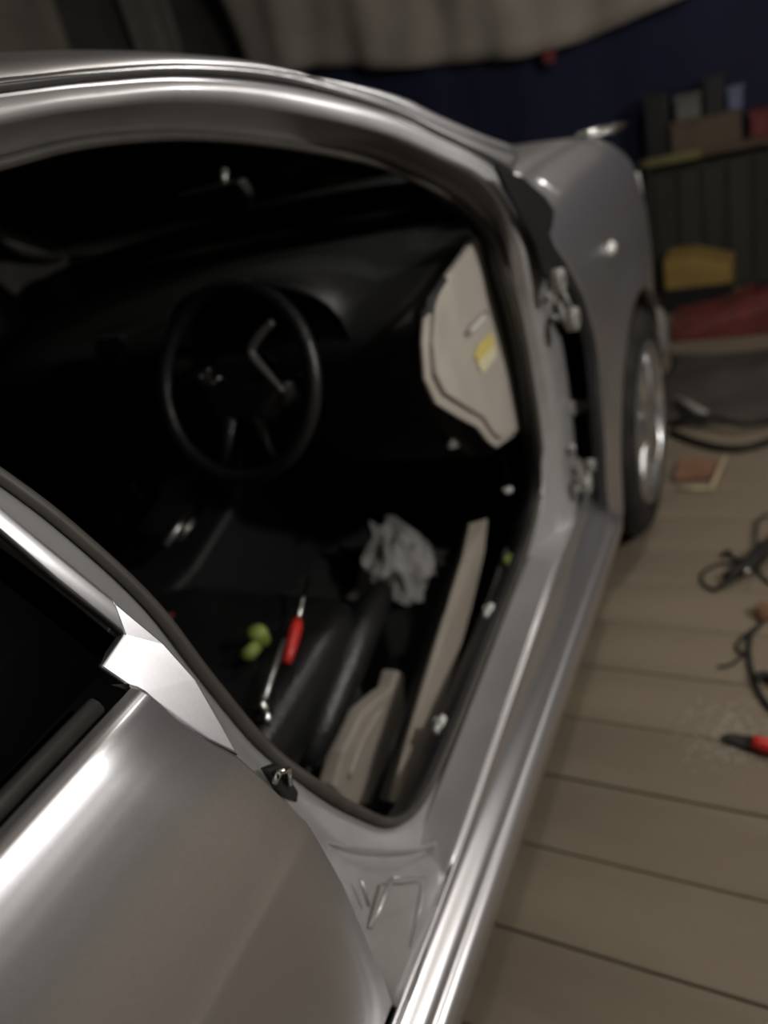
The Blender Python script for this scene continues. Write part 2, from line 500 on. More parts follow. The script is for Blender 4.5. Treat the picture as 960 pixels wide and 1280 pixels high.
# ---- roof with drip channel
DS = [
    [(-0.75, 0.645, 1.375), (-0.75, 0.655, 1.378), (-0.75, 0.66, 1.392), (-0.75, 0.675, 1.40)],
    [(-0.2, 0.648, 1.395), (-0.2, 0.66, 1.398), (-0.2, 0.663, 1.41), (-0.2, 0.675, 1.418)],
    [(0.25, 0.655, 1.39), (0.25, 0.668, 1.394), (0.25, 0.668, 1.405), (0.25, 0.68, 1.416)],
    [(0.5604, 0.6500, 1.3901), (0.5860, 0.6760, 1.3989), (0.5748, 0.6600, 1.4011), (0.5891, 0.6720, 1.4094)],
    [(0.6880, 0.6520, 1.3893), (0.7186, 0.6780, 1.3981), (0.7042, 0.6620, 1.4002), (0.7214, 0.6740, 1.4094)],
    [(0.8472, 0.6500, 1.3811), (0.8841, 0.6760, 1.3895), (0.8662, 0.6600, 1.3924), (0.8870, 0.6720, 1.4027)],
    [(1.0419, 0.6400, 1.3506), (1.0878, 0.6660, 1.3587), (1.0651, 0.6500, 1.3632), (1.0912, 0.6620, 1.3754)],
    [(1.2195, 0.5850, 1.2872), (1.2701, 0.6080, 1.2913), (1.2392, 0.5920, 1.2960), (1.2714, 0.6040, 1.3083)],
    [(1.3097, 0.5380, 1.2270), (1.3416, 0.5500, 1.2302), (1.3314, 0.5450, 1.2343), (1.3657, 0.5560, 1.2463)],
    [(1.3859, 0.4900, 1.1682), (1.4212, 0.5000, 1.1699), (1.4196, 0.4970, 1.1750), (1.4683, 0.5080, 1.1863)],
    [(1.4431, 0.4760, 1.1241), (1.4992, 0.4850, 1.1257), (1.5207, 0.4840, 1.1320), (1.5937, 0.4920, 1.1452)],
]
dl = [crom([s[i] for s in DS], 5) for i in range(4)]
v, f = grid(dl)
mesh('drip_channel', v, f, PAINT, CAR, thick=0.004)
tube('drip_moulding', [a.lerp(b, 0.5) + Vector((0, -0.003, 0)) for a, b in zip(dl[1], dl[2])], 0.0045, RUBBER, CAR, n=6)
hdr = 6 * 5 + 2                       # where the windscreen header meets the rail
edge = dl[3][:hdr + 1]
rows = []
nseg = 22
for k in range(nseg + 1):
    t = k / nseg
    row = []
    for i, p in enumerate(edge):
        y = p.y + (2 * CY - 2 * p.y) * t
        s = math.sin(math.pi * t)
        fwd = 0.10 * s * max(0.0, (p.x - 0.2) / 0.9) ** 2
        crown = 0.098 * s ** 0.75
        row.append(Vector((p.x + fwd, y, p.z + crown)))
    rows.append(row)
v, f = grid(rows)
roof = mesh('roof', v, f, PAINT, CAR, thick=0.004)
rows2 = [[p + Vector((0, 0, -0.035)) for p in r] for r in rows]
v, f = grid(rows2)
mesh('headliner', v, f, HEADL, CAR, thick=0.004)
header_row = [r[-1] for r in rows]

# ---- front pillar outer face, running from the roof to the bonnet beside the windscreen
outer = dl[3][hdr - 1:]
n_o = len(outer)
E1, E2, E3 = [], [], []
for i, p in enumerate(outer):
    t = i / (n_o - 1)
    q = min(1.0, i / 7)
    E1.append(p + Vector((0.022, 0.018, 0.022)) * q)
    E2.append(p + Vector((0.055, 0.050, 0.018)) * q)
    E3.append(p + Vector((0.040, 0.085, -0.02)))
v, f = grid([outer, E1, E2, E3])
pil = mesh('front_pillar', v, f, PAINT, CAR, thick=0.004)
mirrored(pil, 'front_pillar', CAR)
rows = [outer, [p + Vector((0.0, 0.05, -0.015)) for p in outer], E3]
v, f = grid(rows)
pt = mesh('pillar_trim', v, f, BLACKPL, CAR)
mirrored(pt, 'pillar_trim', CAR)

# ---- windscreen
base_r = E2[-1] + Vector((0.03, 0.0, -0.02))
top = header_row
rows = []
nb = len(top)
for k in range(11):
    t = k / 10
    row = []
    for i in range(nb):
        s = i / (nb - 1)
        yb = base_r.y + (2 * CY - 2 * base_r.y) * s
        b = Vector((base_r.x + 0.17 * math.sin(math.pi * s), yb, base_r.z - 0.02))
        a = top[i] + Vector((0.01, 0, -0.006))
        a.y = (E2[0].y - 0.01) + (2 * CY - 2 * (E2[0].y - 0.01)) * s
        p = a.lerp(b, t)
        p += Vector((0.5, 0, 0.86)) * 0.03 * math.sin(math.pi * t) * (0.4 + 0.6 * math.sin(math.pi * s))
        row.append(p)
    rows.append(row)
v, f = grid(rows)
ws = mesh('windscreen', v, f, GLASS, CAR)
ws_base = rows[-1]

# ---- sill panel, extruded along the car
SP = [(0.412, 0.366), (0.4045, 0.371), (0.4010, 0.368), (0.4050, 0.350), (0.4110, 0.338), (0.4100, 0.332), (0.4060, 0.3265), (0.3985, 0.3205),
      (0.3900, 0.3145), (0.3830, 0.3085), (0.3800, 0.302), (0.3805, 0.298), (0.3760, 0.297), (0.3690, 0.293), (0.3630, 0.285), (0.3605, 0.270),
      (0.364, 0.245), (0.375, 0.21), (0.40, 0.185), (0.44, 0.17), (0.52, 0.165)]
def sill_rows(xs):
    rr = []
    for xx in xs:
        rr.append([Vector((xx, y, z)) for y, z in SP])
    return rr
xs = [-0.25 + (1.60 + 0.25) * i / 30 for i in range(31)]
rr = sill_rows(xs)
rt = sorted((tuple(p) for p in lines[3][14 * 5:19 * 5 + 1]), key=lambda p: p[0])
for i, r in enumerate(rr):               # the inner ridge follows the foot of the side frame up into the hinge pillar
    dy = interp([(p[0], p[1]) for p in rt], xs[i]) - 0.4045
    dz = interp([(p[0], p[2]) for p in rt], xs[i]) - 0.371
    for j, p in enumerate(r):
        up = max(0.0, 1 - max(0, j - 2) / 6.0)
        p.z += dz * up
        p.y += dy * up
v, f = grid(rr)
sill = mesh('sill_panel', v, f, PAINT, CAR, thick=0.003)
mirrored(sill, 'sill_panel', CAR)
mirrored(frame, 'side_frame', CAR)

# embossed stampings on the lower centre pillar
def ridge(a, b, r):
    a, b = Vector(a), Vector(b)
    tube('pillar_stamping', [a, a.lerp(b, 0.5) + Vector((0, -0.001, 0)), b], [r * 0.8, r, r * 0.8], JAMB, CAR, n=8)
ridge((0.3975, 0.4265, 0.5392), (0.3892, 0.4215, 0.5045), 0.003)
ridge((0.4444, 0.4240, 0.4752), (0.3759, 0.4190, 0.4823), 0.004)
ridge((0.4481, 0.4245, 0.4712), (0.4999, 0.4185, 0.3986), 0.0016)
ridge((0.5014, 0.4180, 0.3931), (0.4185, 0.4135, 0.3722), 0.0014)

tube('pillar_stamping', crom([(0.3854, 0.4520, 0.6187), (0.4240, 0.4480, 0.5537), (0.4991, 0.4450, 0.4459), (0.5775, 0.4430, 0.3596), (0.6483, 0.4400, 0.3223), (0.7073, 0.4360, 0.3255)], 5), [0.0012 + 0.0012 * math.sin(math.pi * i / 25) for i in range(26)], JAMB, CAR, n=8)

# ---- rear door (closed)
DEDGE = [(0.385, 0.350), (0.533, 0.3437), (0.641, 0.339), (0.7445, 0.3276), (0.774, 0.321), (0.861, 0.301), (0.891, 0.288), (0.921, 0.279), (0.956, 0.275)]
DPROF = [(0.385, 0.402), (0.45, 0.396), (0.60, 0.388), (0.715, 0.3835), (0.742, 0.383), (0.752, 0.3850), (0.80, 0.3897), (0.83, 0.3940), (0.86, 0.3995), (0.885, 0.4055),
         (0.91, 0.4130), (0.925, 0.4185), (0.94, 0.4250), (0.954, 0.4325), (0.9575, 0.438), (0.9585, 0.448)]
def door_panel(x_back, zs_off=0.0):
    rows = []
    zs = [a for a, b in DPROF]
    fine = []
    for a, b in zip(zs, zs[1:]):
        for k in range(3):
            fine.append(a + (b - a) * k / 3)
    fine.append(zs[-1])
    for z in fine:
        xf = interp(DEDGE, z)
        y = interp(DPROF, z)
        row = [Vector((xf - 0.004, y + 0.022, z)), Vector((xf, y + 0.006, z)), Vector((xf - 0.004, y, z))]
        for k in range(1, 13):
            t = k / 12
            row.append(Vector((xf - 0.004 + (x_back - xf) * t, y - 0.006 * math.sin(math.pi * t) + 0.012 * t * t, z)))
        rows.append(row)
    return grid(rows)
v, f = door_panel(-0.55)
rdoor = mesh('rear_door', v, f, PAINT, CAR)
FR = [(0.2885, 0.5500, 1.1416), (0.2999, 0.5350, 1.1054), (0.3097, 0.5190, 1.0629), (0.3267, 0.5000, 0.9992), (0.3392, 0.4800, 0.9426), (0.3405, 0.4630, 0.9017), (0.3293, 0.4420, 0.8605), (0.3181, 0.4240, 0.8361),
      (0.3041, 0.4340, 0.8681), (0.2943, 0.4470, 0.9004), (0.2856, 0.4590, 0.9360), (0.2804, 0.4620, 0.9466), (0.2833, 0.4918, 0.9624), (0.3166, 0.4930, 0.9691), (0.2991, 0.5115, 1.0347), (0.2873, 0.5295, 1.0916), (0.2782, 0.5450, 1.1303)]
FRT = [(0.262, 0.615, 1.27), (0.245, 0.645, 1.335), (0.10, 0.652, 1.375), (-0.25, 0.650, 1.378), (-0.50, 0.63, 1.34), (-0.50, 0.645, 1.315),
       (-0.25, 0.665, 1.345), (0.09, 0.667, 1.345), (0.205, 0.652, 1.310), (0.222, 0.617, 1.262)]
FR3 = [FRT[0]] + FR + [FRT[9]]
UP = [FRT[0]] + FR[:4]
LO = [FRT[9], FR[16], FR[15], FR[14], FR[13]]
plate('window_frame', [(0.3277, 0.5030, 0.9990), (0.3392, 0.4800, 0.9426), (0.3400, 0.4623, 0.9023), (0.3306, 0.4438, 0.8587), (0.3234, 0.4310, 0.8285), (0.3114, 0.4445, 0.8577), (0.3022, 0.4590, 0.8896), (0.2950, 0.4742, 0.9239), (0.2906, 0.4788, 0.9337), (0.2833, 0.4918, 0.9624), (0.3166, 0.4930, 0.9691)],
      (-0.001, 0.010, -0.002), PAINT, rdoor, bevel=0.002)
rows = []
for a, b in zip(UP, LO):
    a, b = Vector(a), Vector(b)
    rows.append([a + Vector((0, 0.012, 0)), a] + [a.lerp(b, t) + Vector((0, -0.0012 * math.sin(math.pi * t), 0)) for t in (0.15, 0.35, 0.6, 0.85)] + [b, b + Vector((0, 0.010, 0))])
v, f = grid(rows)
mesh('window_frame', v, f, PAINT, rdoor)
plate('window_frame', [FRT[9], FRT[8], FRT[7], FRT[6], FRT[5], FRT[4], FRT[3], FRT[2], FRT[1], FRT[0]], (0, 0.028, -0.006), PAINT, rdoor, bevel=0.003)
gl_pts = [(0.2927, 0.4800, 0.9351), (0.2908, 0.4940, 0.9570), (0.3348, 0.5100, 0.9524), (0.225, 0.640, 1.30), (-0.25, 0.672, 1.36), (-0.52, 0.66, 1.33), (-0.60, 0.475, 0.95), (-0.2, 0.468, 0.95)]
plate('window_glass', gl_pts, (0, 0.004, 0), DARKGLASS, rdoor)
tube('belt_moulding', [(0.25, 0.466, 0.957), (0.0, 0.462, 0.958), (-0.3, 0.464, 0.958), (-0.55, 0.472, 0.955)], 0.008, RUBBER, rdoor, n=8)
v1 = [Vector((x_, y_, z_)) for x_, y_, z_ in [(-0.43, 0.385, 0.84), (-0.42, 0.352, 0.845), (-0.34, 0.345, 0.85), (-0.26, 0.352, 0.845), (-0.25, 0.385, 0.84)]]
tube('door_handle', crom(v1, 4), 0.013, PAINT, rdoor, n=10)
box('inner_door_trim', -0.5, 0.22, 0.47, 0.50, 0.40, 0.95, BLACKPL, rdoor, bevel=0.01)
rd2 = mirrored(rdoor, 'rear_door', CAR)

# striker bolt on the centre pillar
sk = plate('door_striker', [(0.3624, 0.4520, 0.7599), (0.3790, 0.4500, 0.7487), (0.3825, 0.4460, 0.7041), (0.3737, 0.4450, 0.6974), (0.3635, 0.4470, 0.7192)], (0.0, 0.012, 0), BLACKPL, CAR, bevel=0.002)
tube('striker_loop', [(0.3591, 0.4470, 0.7464), (0.3654, 0.4400, 0.7574), (0.3756, 0.4400, 0.7481), (0.3742, 0.4450, 0.7266)], 0.0035, CHROME, sk, n=8)

# ---- front wing
ARC = (2.05, 0.335, 0.372)
REDGE = [(0.19, 1.60), (0.26, 1.585), (0.37, 1.575), (0.50, 1.585), (0.65, 1.598), (0.76, 1.595), (0.85, 1.565), (0.93, 1.52), (1.005, 1.468), (1.05, 1.475), (1.10, 1.52)]
def wing_y(xx, z):
    y = interp([(0.19, 0.400), (0.25, 0.388), (0.36, 0.386), (0.5, 0.380), (0.72, 0.376), (0.85, 0.384), (0.95, 0.402), (1.0, 0.418), (1.04, 0.442), (1.07, 0.475), (1.09, 0.51)], z)
    d = max(0.0, xx - 2.25)
    y += 0.13 * (d / 0.6) ** 2.4
    a = math.hypot(xx - ARC[0], z - ARC[1])
    y -= 0.016 * max(0.0, 1 - abs(a - ARC[2]) / 0.09)
    return y
def wing_top(xx):
    return interp([(1.4, 1.10), (1.8, 1.105), (2.2, 1.095), (2.5, 1.06), (2.7, 1.01), (2.82, 0.955), (2.95, 0.86)], xx)
cols = []
base_x = [1.52 + 0.158 * i / 8 for i in range(8)]
arch_x = [ARC[0] - ARC[2] * math.cos(math.pi * i / 28) for i in range(29)]
front_x = [2.43 + 0.46 * i / 10 for i in range(1, 11)]
allx = base_x + arch_x + front_x
NZ = 30
for j, x0 in enumerate(allx):
    col = []
    dx = abs(x0 - ARC[0])
    zl = 0.19
    if dx < ARC[2]:
        zl = ARC[1] + math.sqrt(max(0.0, ARC[2] ** 2 - dx * dx))
    elif x0 > ARC[0]:
        zl = 0.24
    w = max(0.0, 1 - (x0 - 1.52) / 0.158)
    zt = wing_top(x0)
    for i in range(NZ + 1):
        z = zl + (zt - zl) * i / NZ
        zz = 0.19 + (1.10 - 0.19) * i / NZ
        xx = x0 + w * (interp(REDGE, z) - 1.52)
        if abs(dx - ARC[2]) < 1e-6 and False:
            pass
        k_ = 1.10 / zt
        y = wing_y(xx, z if z < 0.7 else 0.7 + (z - 0.7) * (1.09 - 0.7) / (zt - 0.7))
        col.append(Vector((xx, y, z)))
    if j == len(base_x):                    # fore edge of the strip behind the arch
        extra = []
        for i in range(NZ + 1):
            z = 0.19 + (zt - 0.19) * i / NZ
            extra.append(Vector((x0 - 0.0005, wing_y(x0, z if z < 0.7 else 0.7 + (z - 0.7) * 0.39 / (zt - 0.7)), z)))
        cols.append(extra)
    cols.append(col)
    if j == len(base_x) + 28:
        extra = []
        for i in range(NZ + 1):
            z = 0.24 + (zt - 0.24) * i / NZ
            extra.append(Vector((x0 + 0.0005, wing_y(x0, z if z < 0.7 else 0.7 + (z - 0.7) * 0.39 / (zt - 0.7)), z)))
        cols.append(extra)
v, f = grid(cols)
wing = mesh('front_wing', v, f, PAINT, CAR, thick=0.004)
wing2 = mirrored(wing, 'front_wing', CAR)
# flange turned in along the rear edge of the wing
fl_rows = [cols[0], [p + Vector((0.004, 0.03, 0)) for p in cols[0]]]
v, f = grid(fl_rows)
mesh('wing_flange', v, f, DARKSTEEL, CAR, thick=0.002)
# wheel arch liner
v, f = lathe_geo([(0.371, 0.372 - 0.0), (0.371, 0.62), (0.2, 0.63)], (ARC[0], 0.01, ARC[1]), 'Y', 40, R(-18), R(198))
mesh('arch_liner', v, f, RUBBER, CAR)
# side repeater
v, f = lathe_geo([(0.0, -0.014), (0.010, -0.013), (0.019, -0.008), (0.023, 0.0)], (0, 0, 0), 'Y', 20)
c0 = Vector((1.8645, 0.3850, 0.8788))
v = [Vector((p.x * 1.25, p.y, p.z * 0.75)) + c0 for p in v]
mesh('side_repeater', v, f, LENS_M, CAR)

# ---- bonnet
def bon_z(xx, t):
    zt = wing_top(xx)
    return zt + (0.028 + 0.01 * math.sin(math.pi * min(1, max(0, (xx - 1.5) / 1.3)))) * math.sin(math.pi * t) ** 0.6
rows = []
for i in range(26):
    row = []
    for k in range(25):
        t = k / 24
        xb = 1.62 + 0.20 * math.sin(math.pi * t)
        xe = 2.80 + 0.14 * math.sin(math.pi * t)
        xx = xb + (xe - xb) * i / 25
        y0 = wing_y(xx, 1.09) - 0.003
        row.append(Vector((xx, y0 + (2 * CY - 2 * y0) * t, bon_z(min(xx, 2.9), t) + 0.002)))
    rows.append(row)
v, f = grid(rows)
mesh('bonnet', v, f, PAINT, CAR, thick=0.006)
bon_front = rows[-1]
# scuttle between windscreen and bonnet
r0 = ws_base[::2]
r1 = [Vector((1.66 + 0.20 * math.sin(math.pi * k / (len(r0) - 1)), p.y, 1.065)) for k, p in enumerate(r0)]
v, f = grid([r0, r1])
mesh('scuttle', v, f, BLACKPL, CAR)
# nose: bumper with grille and headlamps
rows = []
for k in range(25):
    t = k / 24
    p = bon_front[k]
    s = math.sin(math.pi * t) ** 0.5
    rows.append([p + Vector((0.0, 0, -0.01)), p + Vector((0.03 + 0.02 * s, 0, -0.06)), Vector((p.x + 0.06 + 0.03 * s, p.y, 0.72)), Vector((p.x + 0.09 + 0.03 * s, p.y, 0.55)),
                 Vector((p.x + 0.08 + 0.03 * s, p.y, 0.40)), Vector((p.x + 0.03, p.y, 0.22))])
v, f = grid(rows)
mesh('front_bumper', v, f, PAINT, CAR, thick=0.004)
hl = [(2.60, 0.0, 0.93), (2.78, 0.0, 0.90), (2.86, 0.0, 0.80), (2.80, 0.0, 0.74), (2.66, 0.0, 0.80)]
hp = [Vector((a, wing_y(a, c) - 0.006, c)) for a, b, c in hl]
lamp = plate('headlamp', hp, (0.004, 0.03, 0), LENS_M, CAR, bevel=0.004)
mirrored(lamp, 'headlamp', CAR)

# ---- black cover in the corner between pillar and wing
cc = [(1.3151, 0.4450, 1.1661), (1.4056, 0.4291, 1.1277), (1.4869, 0.4161, 1.0763), (1.5167, 0.4109, 1.0426), (1.4908, 0.4123, 1.0185), (1.4736, 0.4137, 1.0108), (1.4998, 0.4081, 0.9571), (1.4915, 0.4072, 0.9227), (1.4181, 0.4156, 0.9373), (1.4039, 0.4217, 1.0113), (1.3656, 0.4305, 1.0729), (1.3327, 0.4389, 1.1243)]
plate('mirror_base_cover', cc, (0.01, 0.012, 0.0), BLACKPL, CAR, bevel=0.003)
# dark inner wing seen in the gap
inw = plate('inner_wing', [(1.57, 0.53, 1.08), (1.80, 0.60, 1.08), (1.80, 0.60, 0.18), (1.57, 0.53, 0.18)], (0, 0.02, 0), DARKSTEEL, CAR)
mirrored(inw, 'inner_wing', CAR)
bk = box('bulkhead', 1.80, 1.83, 0.5, 2.0, 0.2, 1.05, DARKSTEEL, CAR, bevel=0)

# ---- hinges on the front pillar
def hinge(pts_leaf, eyes, pin):
    h = plate('door_hinge', pts_leaf, (0.002, 0.012, 0), ZINC, CAR, bevel=0.003)
    for (c, r) in eyes:
        c = Vector(c)
        prof = [(r * 0.45, -0.010), (r * 0.95, -0.010), (r, -0.006), (r, 0.010), (r * 0.42, 0.010), (r * 0.42, -0.010)]
        v, f = lathe_geo(prof, c, 'Y', 20)
        mesh('hinge_eye', v, f, ZINC, h)
        v, f = lathe_geo([(0.0, -0.004), (r * 0.46, -0.004), (r * 0.46, 0.006)], c, 'Y', 16)
        mesh('hinge_bush', v, f, DARKSTEEL, h)
    tube('hinge_pin', pin, 0.0055, ZINC, h, n=10)
    return h
hinge([(1.4643, 0.4520, 0.9026), (1.5471, 0.4460, 0.8831), (1.5946, 0.4300, 0.8839), (1.6227, 0.4240, 0.8430), (1.6392, 0.4200, 0.7863), (1.5746, 0.4200, 0.7832), (1.5356, 0.4240, 0.8186), (1.5607, 0.4360, 0.8535), (1.5255, 0.4480, 0.8525), (1.4804, 0.4550, 0.8646)],
      [((1.4377, 0.4000, 0.9264), 0.025), ((1.4791, 0.3920, 0.8363), 0.024)], [(1.4712, 0.4050, 0.9011), (1.4976, 0.3980, 0.8491)])
tube('hinge_bolt', [(1.5516, 0.4520, 0.8197), (1.5104, 0.4400, 0.8324)], 0.010, ZINC, CAR, n=6)
tube('hinge_bolt', [(1.5254, 0.4520, 0.8735), (1.4849, 0.4400, 0.8848)], 0.009, ZINC, CAR, n=6)
hinge([(1.5051, 0.4560, 0.4834), (1.5903, 0.4460, 0.4589), (1.6392, 0.4300, 0.4145), (1.6594, 0.4240, 0.3572), (1.6028, 0.4240, 0.3619), (1.5441, 0.4400, 0.3870), (1.4990, 0.4520, 0.4266)],
      [((1.4744, 0.4050, 0.4496), 0.020), ((1.5282, 0.4050, 0.4702), 0.016)], [(1.5282, 0.4050, 0.4702), (1.4612, 0.4050, 0.4404)])
tube('hinge_bolt', [(1.5549, 0.4520, 0.5035), (1.5067, 0.4380, 0.5282)], 0.011, ZINC, CAR, n=6)
tube('hinge_bolt', [(1.5595, 0.4520, 0.4139), (1.5112, 0.4380, 0.4413)], 0.010, ZINC, CAR, n=6)
# check strap bracket and torn foam between the hinges
plate('check_strap', [(1.5655, 0.4520, 0.6180), (1.6449, 0.4400, 0.5857), (1.7351, 0.4280, 0.5488), (1.7181, 0.4260, 0.5347), (1.6447, 0.4360, 0.5520), (1.5822, 0.4500, 0.5737)], (0.002, 0.012, 0), ZINC, CAR, bevel=0.003)
plate('pillar_bracket', [(1.5044, 0.4500, 0.6339), (1.5503, 0.4480, 0.6365), (1.5621, 0.4480, 0.5830), (1.5609, 0.4480, 0.5173), (1.5181, 0.4480, 0.4974), (1.4769, 0.4500, 0.5521)], (0, 0.008, 0), JAMB, CAR, bevel=0.003)
plate('wing_stay', [(1.5669, 0.4080, 0.2528), (1.6342, 0.3980, 0.2411), (1.6915, 0.3880, 0.2422), (1.6988, 0.3860, 0.2078), (1.6154, 0.3900, 0.2019), (1.5314, 0.3960, 0.2243)], (0, 0.006, 0), JAMB, CAR, bevel=0.002)
plate('lower_bracket', [(1.4401, 0.4520, 0.4354), (1.4973, 0.4460, 0.4101), (1.5096, 0.4400, 0.3536), (1.4370, 0.4360, 0.3459), (1.4091, 0.4460, 0.3943)], (0, 0.006, 0), ZINC, CAR, bevel=0.002)

# ---- wheels
def wheel(cx, y0, side, name='road_wheel'):
    """y0 outer face; side +1 means the wheel runs inboard towards +Y"""
    c = (cx, y0, 0.328)
    s = side
    prof = [(0.222, 0.020), (0.232, 0.006), (0.262, -0.002), (0.295, 0.002), (0.315, 0.012), (0.325, 0.028), (0.328, 0.050), (0.328, 0.165), (0.322, 0.190), (0.30, 0.208), (0.25, 0.212), (0.222, 0.20)]
    v, f = lathe_geo([(r, h * s) for r, h in prof], c, 'Y', 72)
    ty = mesh(name, v, f, TYRE, CAR)
    # tread blocks
    tv, tf = [], []
    for k in range(60):
        a = 2 * math.pi * k / 60
        for (h0, h1, da) in ((0.028, 0.068, 0), (0.076, 0.108, 0.5), (0.114, 0.150, 0), (0.156, 0.190, 0.5)):
            a0 = a + da * 2 * math.pi / 60
            a1 = a0 + 0.075
            o = len(tv)
            for rr_ in (0.324, 0.334):
                for aa, hh in ((a0, h0), (a1, h0), (a1, h1), (a0, h1)):
                    tv.append(Vector((cx + rr_ * math.cos(aa), y0 + hh * s, 0.328 + rr_ * math.sin(aa))))
            tf += [tuple(o + q for q in w) for w in ((4, 5, 6, 7), (0, 1, 5, 4), (1, 2, 6, 5), (2, 3, 7, 6), (3, 0, 4, 7))]
    mesh('tread', tv, tf, TYRE, ty, smooth=False)
    prof = [(0.236, 0.006), (0.230, -0.004), (0.222, 0.004), (0.214, 0.03), (0.205, 0.06), (0.200, 0.15), (0.228, 0.20)]
    v, f = lathe_geo([(r, h * s) for r, h in prof], c, 'Y', 60)
    mesh('rim', v, f, ALLOY, ty)
    v, f = lathe_geo([(0.0, 0.07 * s), (0.20, 0.09 * s)], c, 'Y', 40)
    mesh('brake_disc', v, f, DARKSTEEL, ty)
    for k in range(5):
        a = R(90 + 72 * k + 8)
        er = Vector((math.cos(a), 0, math.sin(a)))
        et = Vector((-math.sin(a), 0, math.cos(a)))
        cc_ = Vector(c)
        rws = []
        for r, w, h in ((0.035, 0.034, 0.004), (0.07, 0.038, 0.0), (0.12, 0.044, -0.002), (0.17, 0.054, 0.002), (0.205, 0.064, 0.008), (0.226, 0.072, 0.014)):
            b = cc_ + er * r
            rws.append([b - et * w + Vector((0, (h + 0.030) * s, 0)), b - et * w * 0.9 + Vector((0, (h + 0.006) * s, 0)), b + Vector((0, (h - 0.002) * s, 0)),
                        b + et * w * 0.9 + Vector((0, (h + 0.006) * s, 0)), b + et * w + Vector((0, (h + 0.030) * s, 0))])
        v, f = grid(rws)
        mesh('spoke', v, f, ALLOY, ty)
    v, f = lathe_geo([(0.0, -0.006 * s), (0.028, -0.004 * s), (0.05, 0.004 * s), (0.062, 0.03 * s)], c, 'Y', 30)
    mesh('hub_cap', v, f, ALLOY, ty)
    return ty
wheel(2.05, 0.352, 1)
wheel(2.05, 2 * CY - 0.375, -1)
wheel(-0.62, 0.385, 1)
wheel(-0.62, 2 * CY - 0.385, -1)

# ---- rest of the shell: quarter panels, boot, far front door
rows = []
for i in range(31):
    xx = -0.55 - 1.25 * i / 30
    zl = 0.25
    dx = abs(xx + 0.62)
    if dx < 0.36:
        zl = 0.335 + math.sqrt(0.36 ** 2 - dx * dx)
    d = max(0, -xx - 1.0)
    row = []
    for k in range(13):
        z = zl + (0.985 - zl) * k / 12
        row.append(Vector((xx, interp(DPROF, z) + 0.01 + 0.16 * (d / 0.8) ** 2.2, z)))
    rows.append(row)
v, f = grid(rows)
qp = mesh('quarter_panel', v, f, PAINT, CAR, thick=0.004)
mirrored(qp, 'quarter_panel', CAR)
rows = []
for k in range(17):
    t = k / 16
    s = math.sin(math.pi * t)
    y = 0.665 + (2 * CY - 1.33) * t
    y2 = 0.44 + (2 * CY - 0.88) * t
    y3 = 0.58 + (2 * CY - 1.16) * t
    rows.append([Vector((-0.75 - 0.03 * s, y, 1.40 + 0.05 * s)), Vector((-1.0 - 0.05 * s, (y + y2) / 2, 1.24 + 0.03 * s)), Vector((-1.25 - 0.05 * s, y2 + 0.02, 1.02 + 0.01 * s)),
                 Vector((-1.5, y2 + 0.06 * (1 - 2 * t), 1.0 + 0.015 * s)), Vector((-1.78 - 0.08 * s, y3, 0.96)), Vector((-1.85 - 0.10 * s, y3, 0.6)), Vector((-1.78 - 0.08 * s, y3, 0.28))])
v, f = grid(rows)
mesh('tail', v, f, PAINT, CAR, thick=0.004)
cp = plate('rear_pillar', [(-0.50, 0.64, 1.36), (-0.75, 0.66, 1.395), (-1.0, 0.56, 1.24), (-1.25, 0.455, 1.02), (-1.22, 0.42, 0.975), (-0.58, 0.42, 0.975)], (0, 0.02, 0), PAINT, CAR)
mirrored(cp, 'rear_pillar', CAR)
v, f = [], []
def far_y(y):
    return 2 * CY - y
rows = []
for a, b in DPROF:
    rows.append([Vector((interp(DEDGE, a) + 0.01 + (1.56 - interp(DEDGE, a)) * k / 8, far_y(b - 0.006 * math.sin(math.pi * k / 8)), a)) for k in range(9)])
v, f = grid(rows)
fd = mesh('front_door', v, f, PAINT, CAR, thick=0.004)
plate('window_glass', [(0.30, far_y(0.43), 0.98), (1.42, far_y(0.43), 1.0), (1.30, far_y(0.50), 1.16), (1.10, far_y(0.60), 1.32), (0.80, far_y(0.65), 1.35), (0.30, far_y(0.65), 1.35)], (0, -0.004, 0), DARKGLASS, fd)
box('inner_door_trim', 0.32, 1.50, far_y(0.50), far_y(0.47), 0.38, 0.96, BLACKPL, fd, bevel=0.01)
plate('window_glass', [(0.225, far_y(0.640), 1.30), (-0.25, far_y(0.672), 1.36), (-0.52, far_y(0.66), 1.33), (-0.60, far_y(0.44), 0.97), (0.2, far_y(0.43), 0.968)], (0, -0.004, 0), DARKGLASS, rd2)

# ---- floor pan and inside
box('floor_pan', -0.7, 1.80, 0.50, far_y(0.50), 0.165, 0.20, DARKSTEEL, CAR, bevel=0)
v, f = grid([[Vector((xx, y, z)) for y, z in ((0.525, 0.30), (0.56, 0.235), (0.62, 0.215), (1.02, 0.215), (1.10, 0.28), (1.40, 0.28), (1.48, 0.215), (1.90, 0.215), (1.97, 0.30))] for xx in (-0.6, 0.3, 0.9, 1.45, 1.55)]
            + [[Vector((1.78, y, z)) for y, z in ((0.525, 0.62), (0.56, 0.6), (0.62, 0.6), (1.02, 0.6), (1.10, 0.6), (1.40, 0.6), (1.48, 0.6), (1.90, 0.6), (1.97, 0.62))]])
mesh('carpet', v, f, CARPET, CAR)
plate('rear_bulkhead', [(-0.60, 0.52, 0.2), (-0.60, far_y(0.52), 0.2), (-0.72, far_y(0.66), 1.05), (-0.72, 0.66, 1.05)], (-0.03, 0, 0), CARPET, CAR)
# kick panel ahead of the opening, below the dash
plate('kick_panel', [(1.45, 0.575, 0.60), (1.64, 0.60, 0.64), (1.64, 0.60, 0.22), (1.42, 0.575, 0.22)], (0, 0.01, 0), CARPET, CAR)
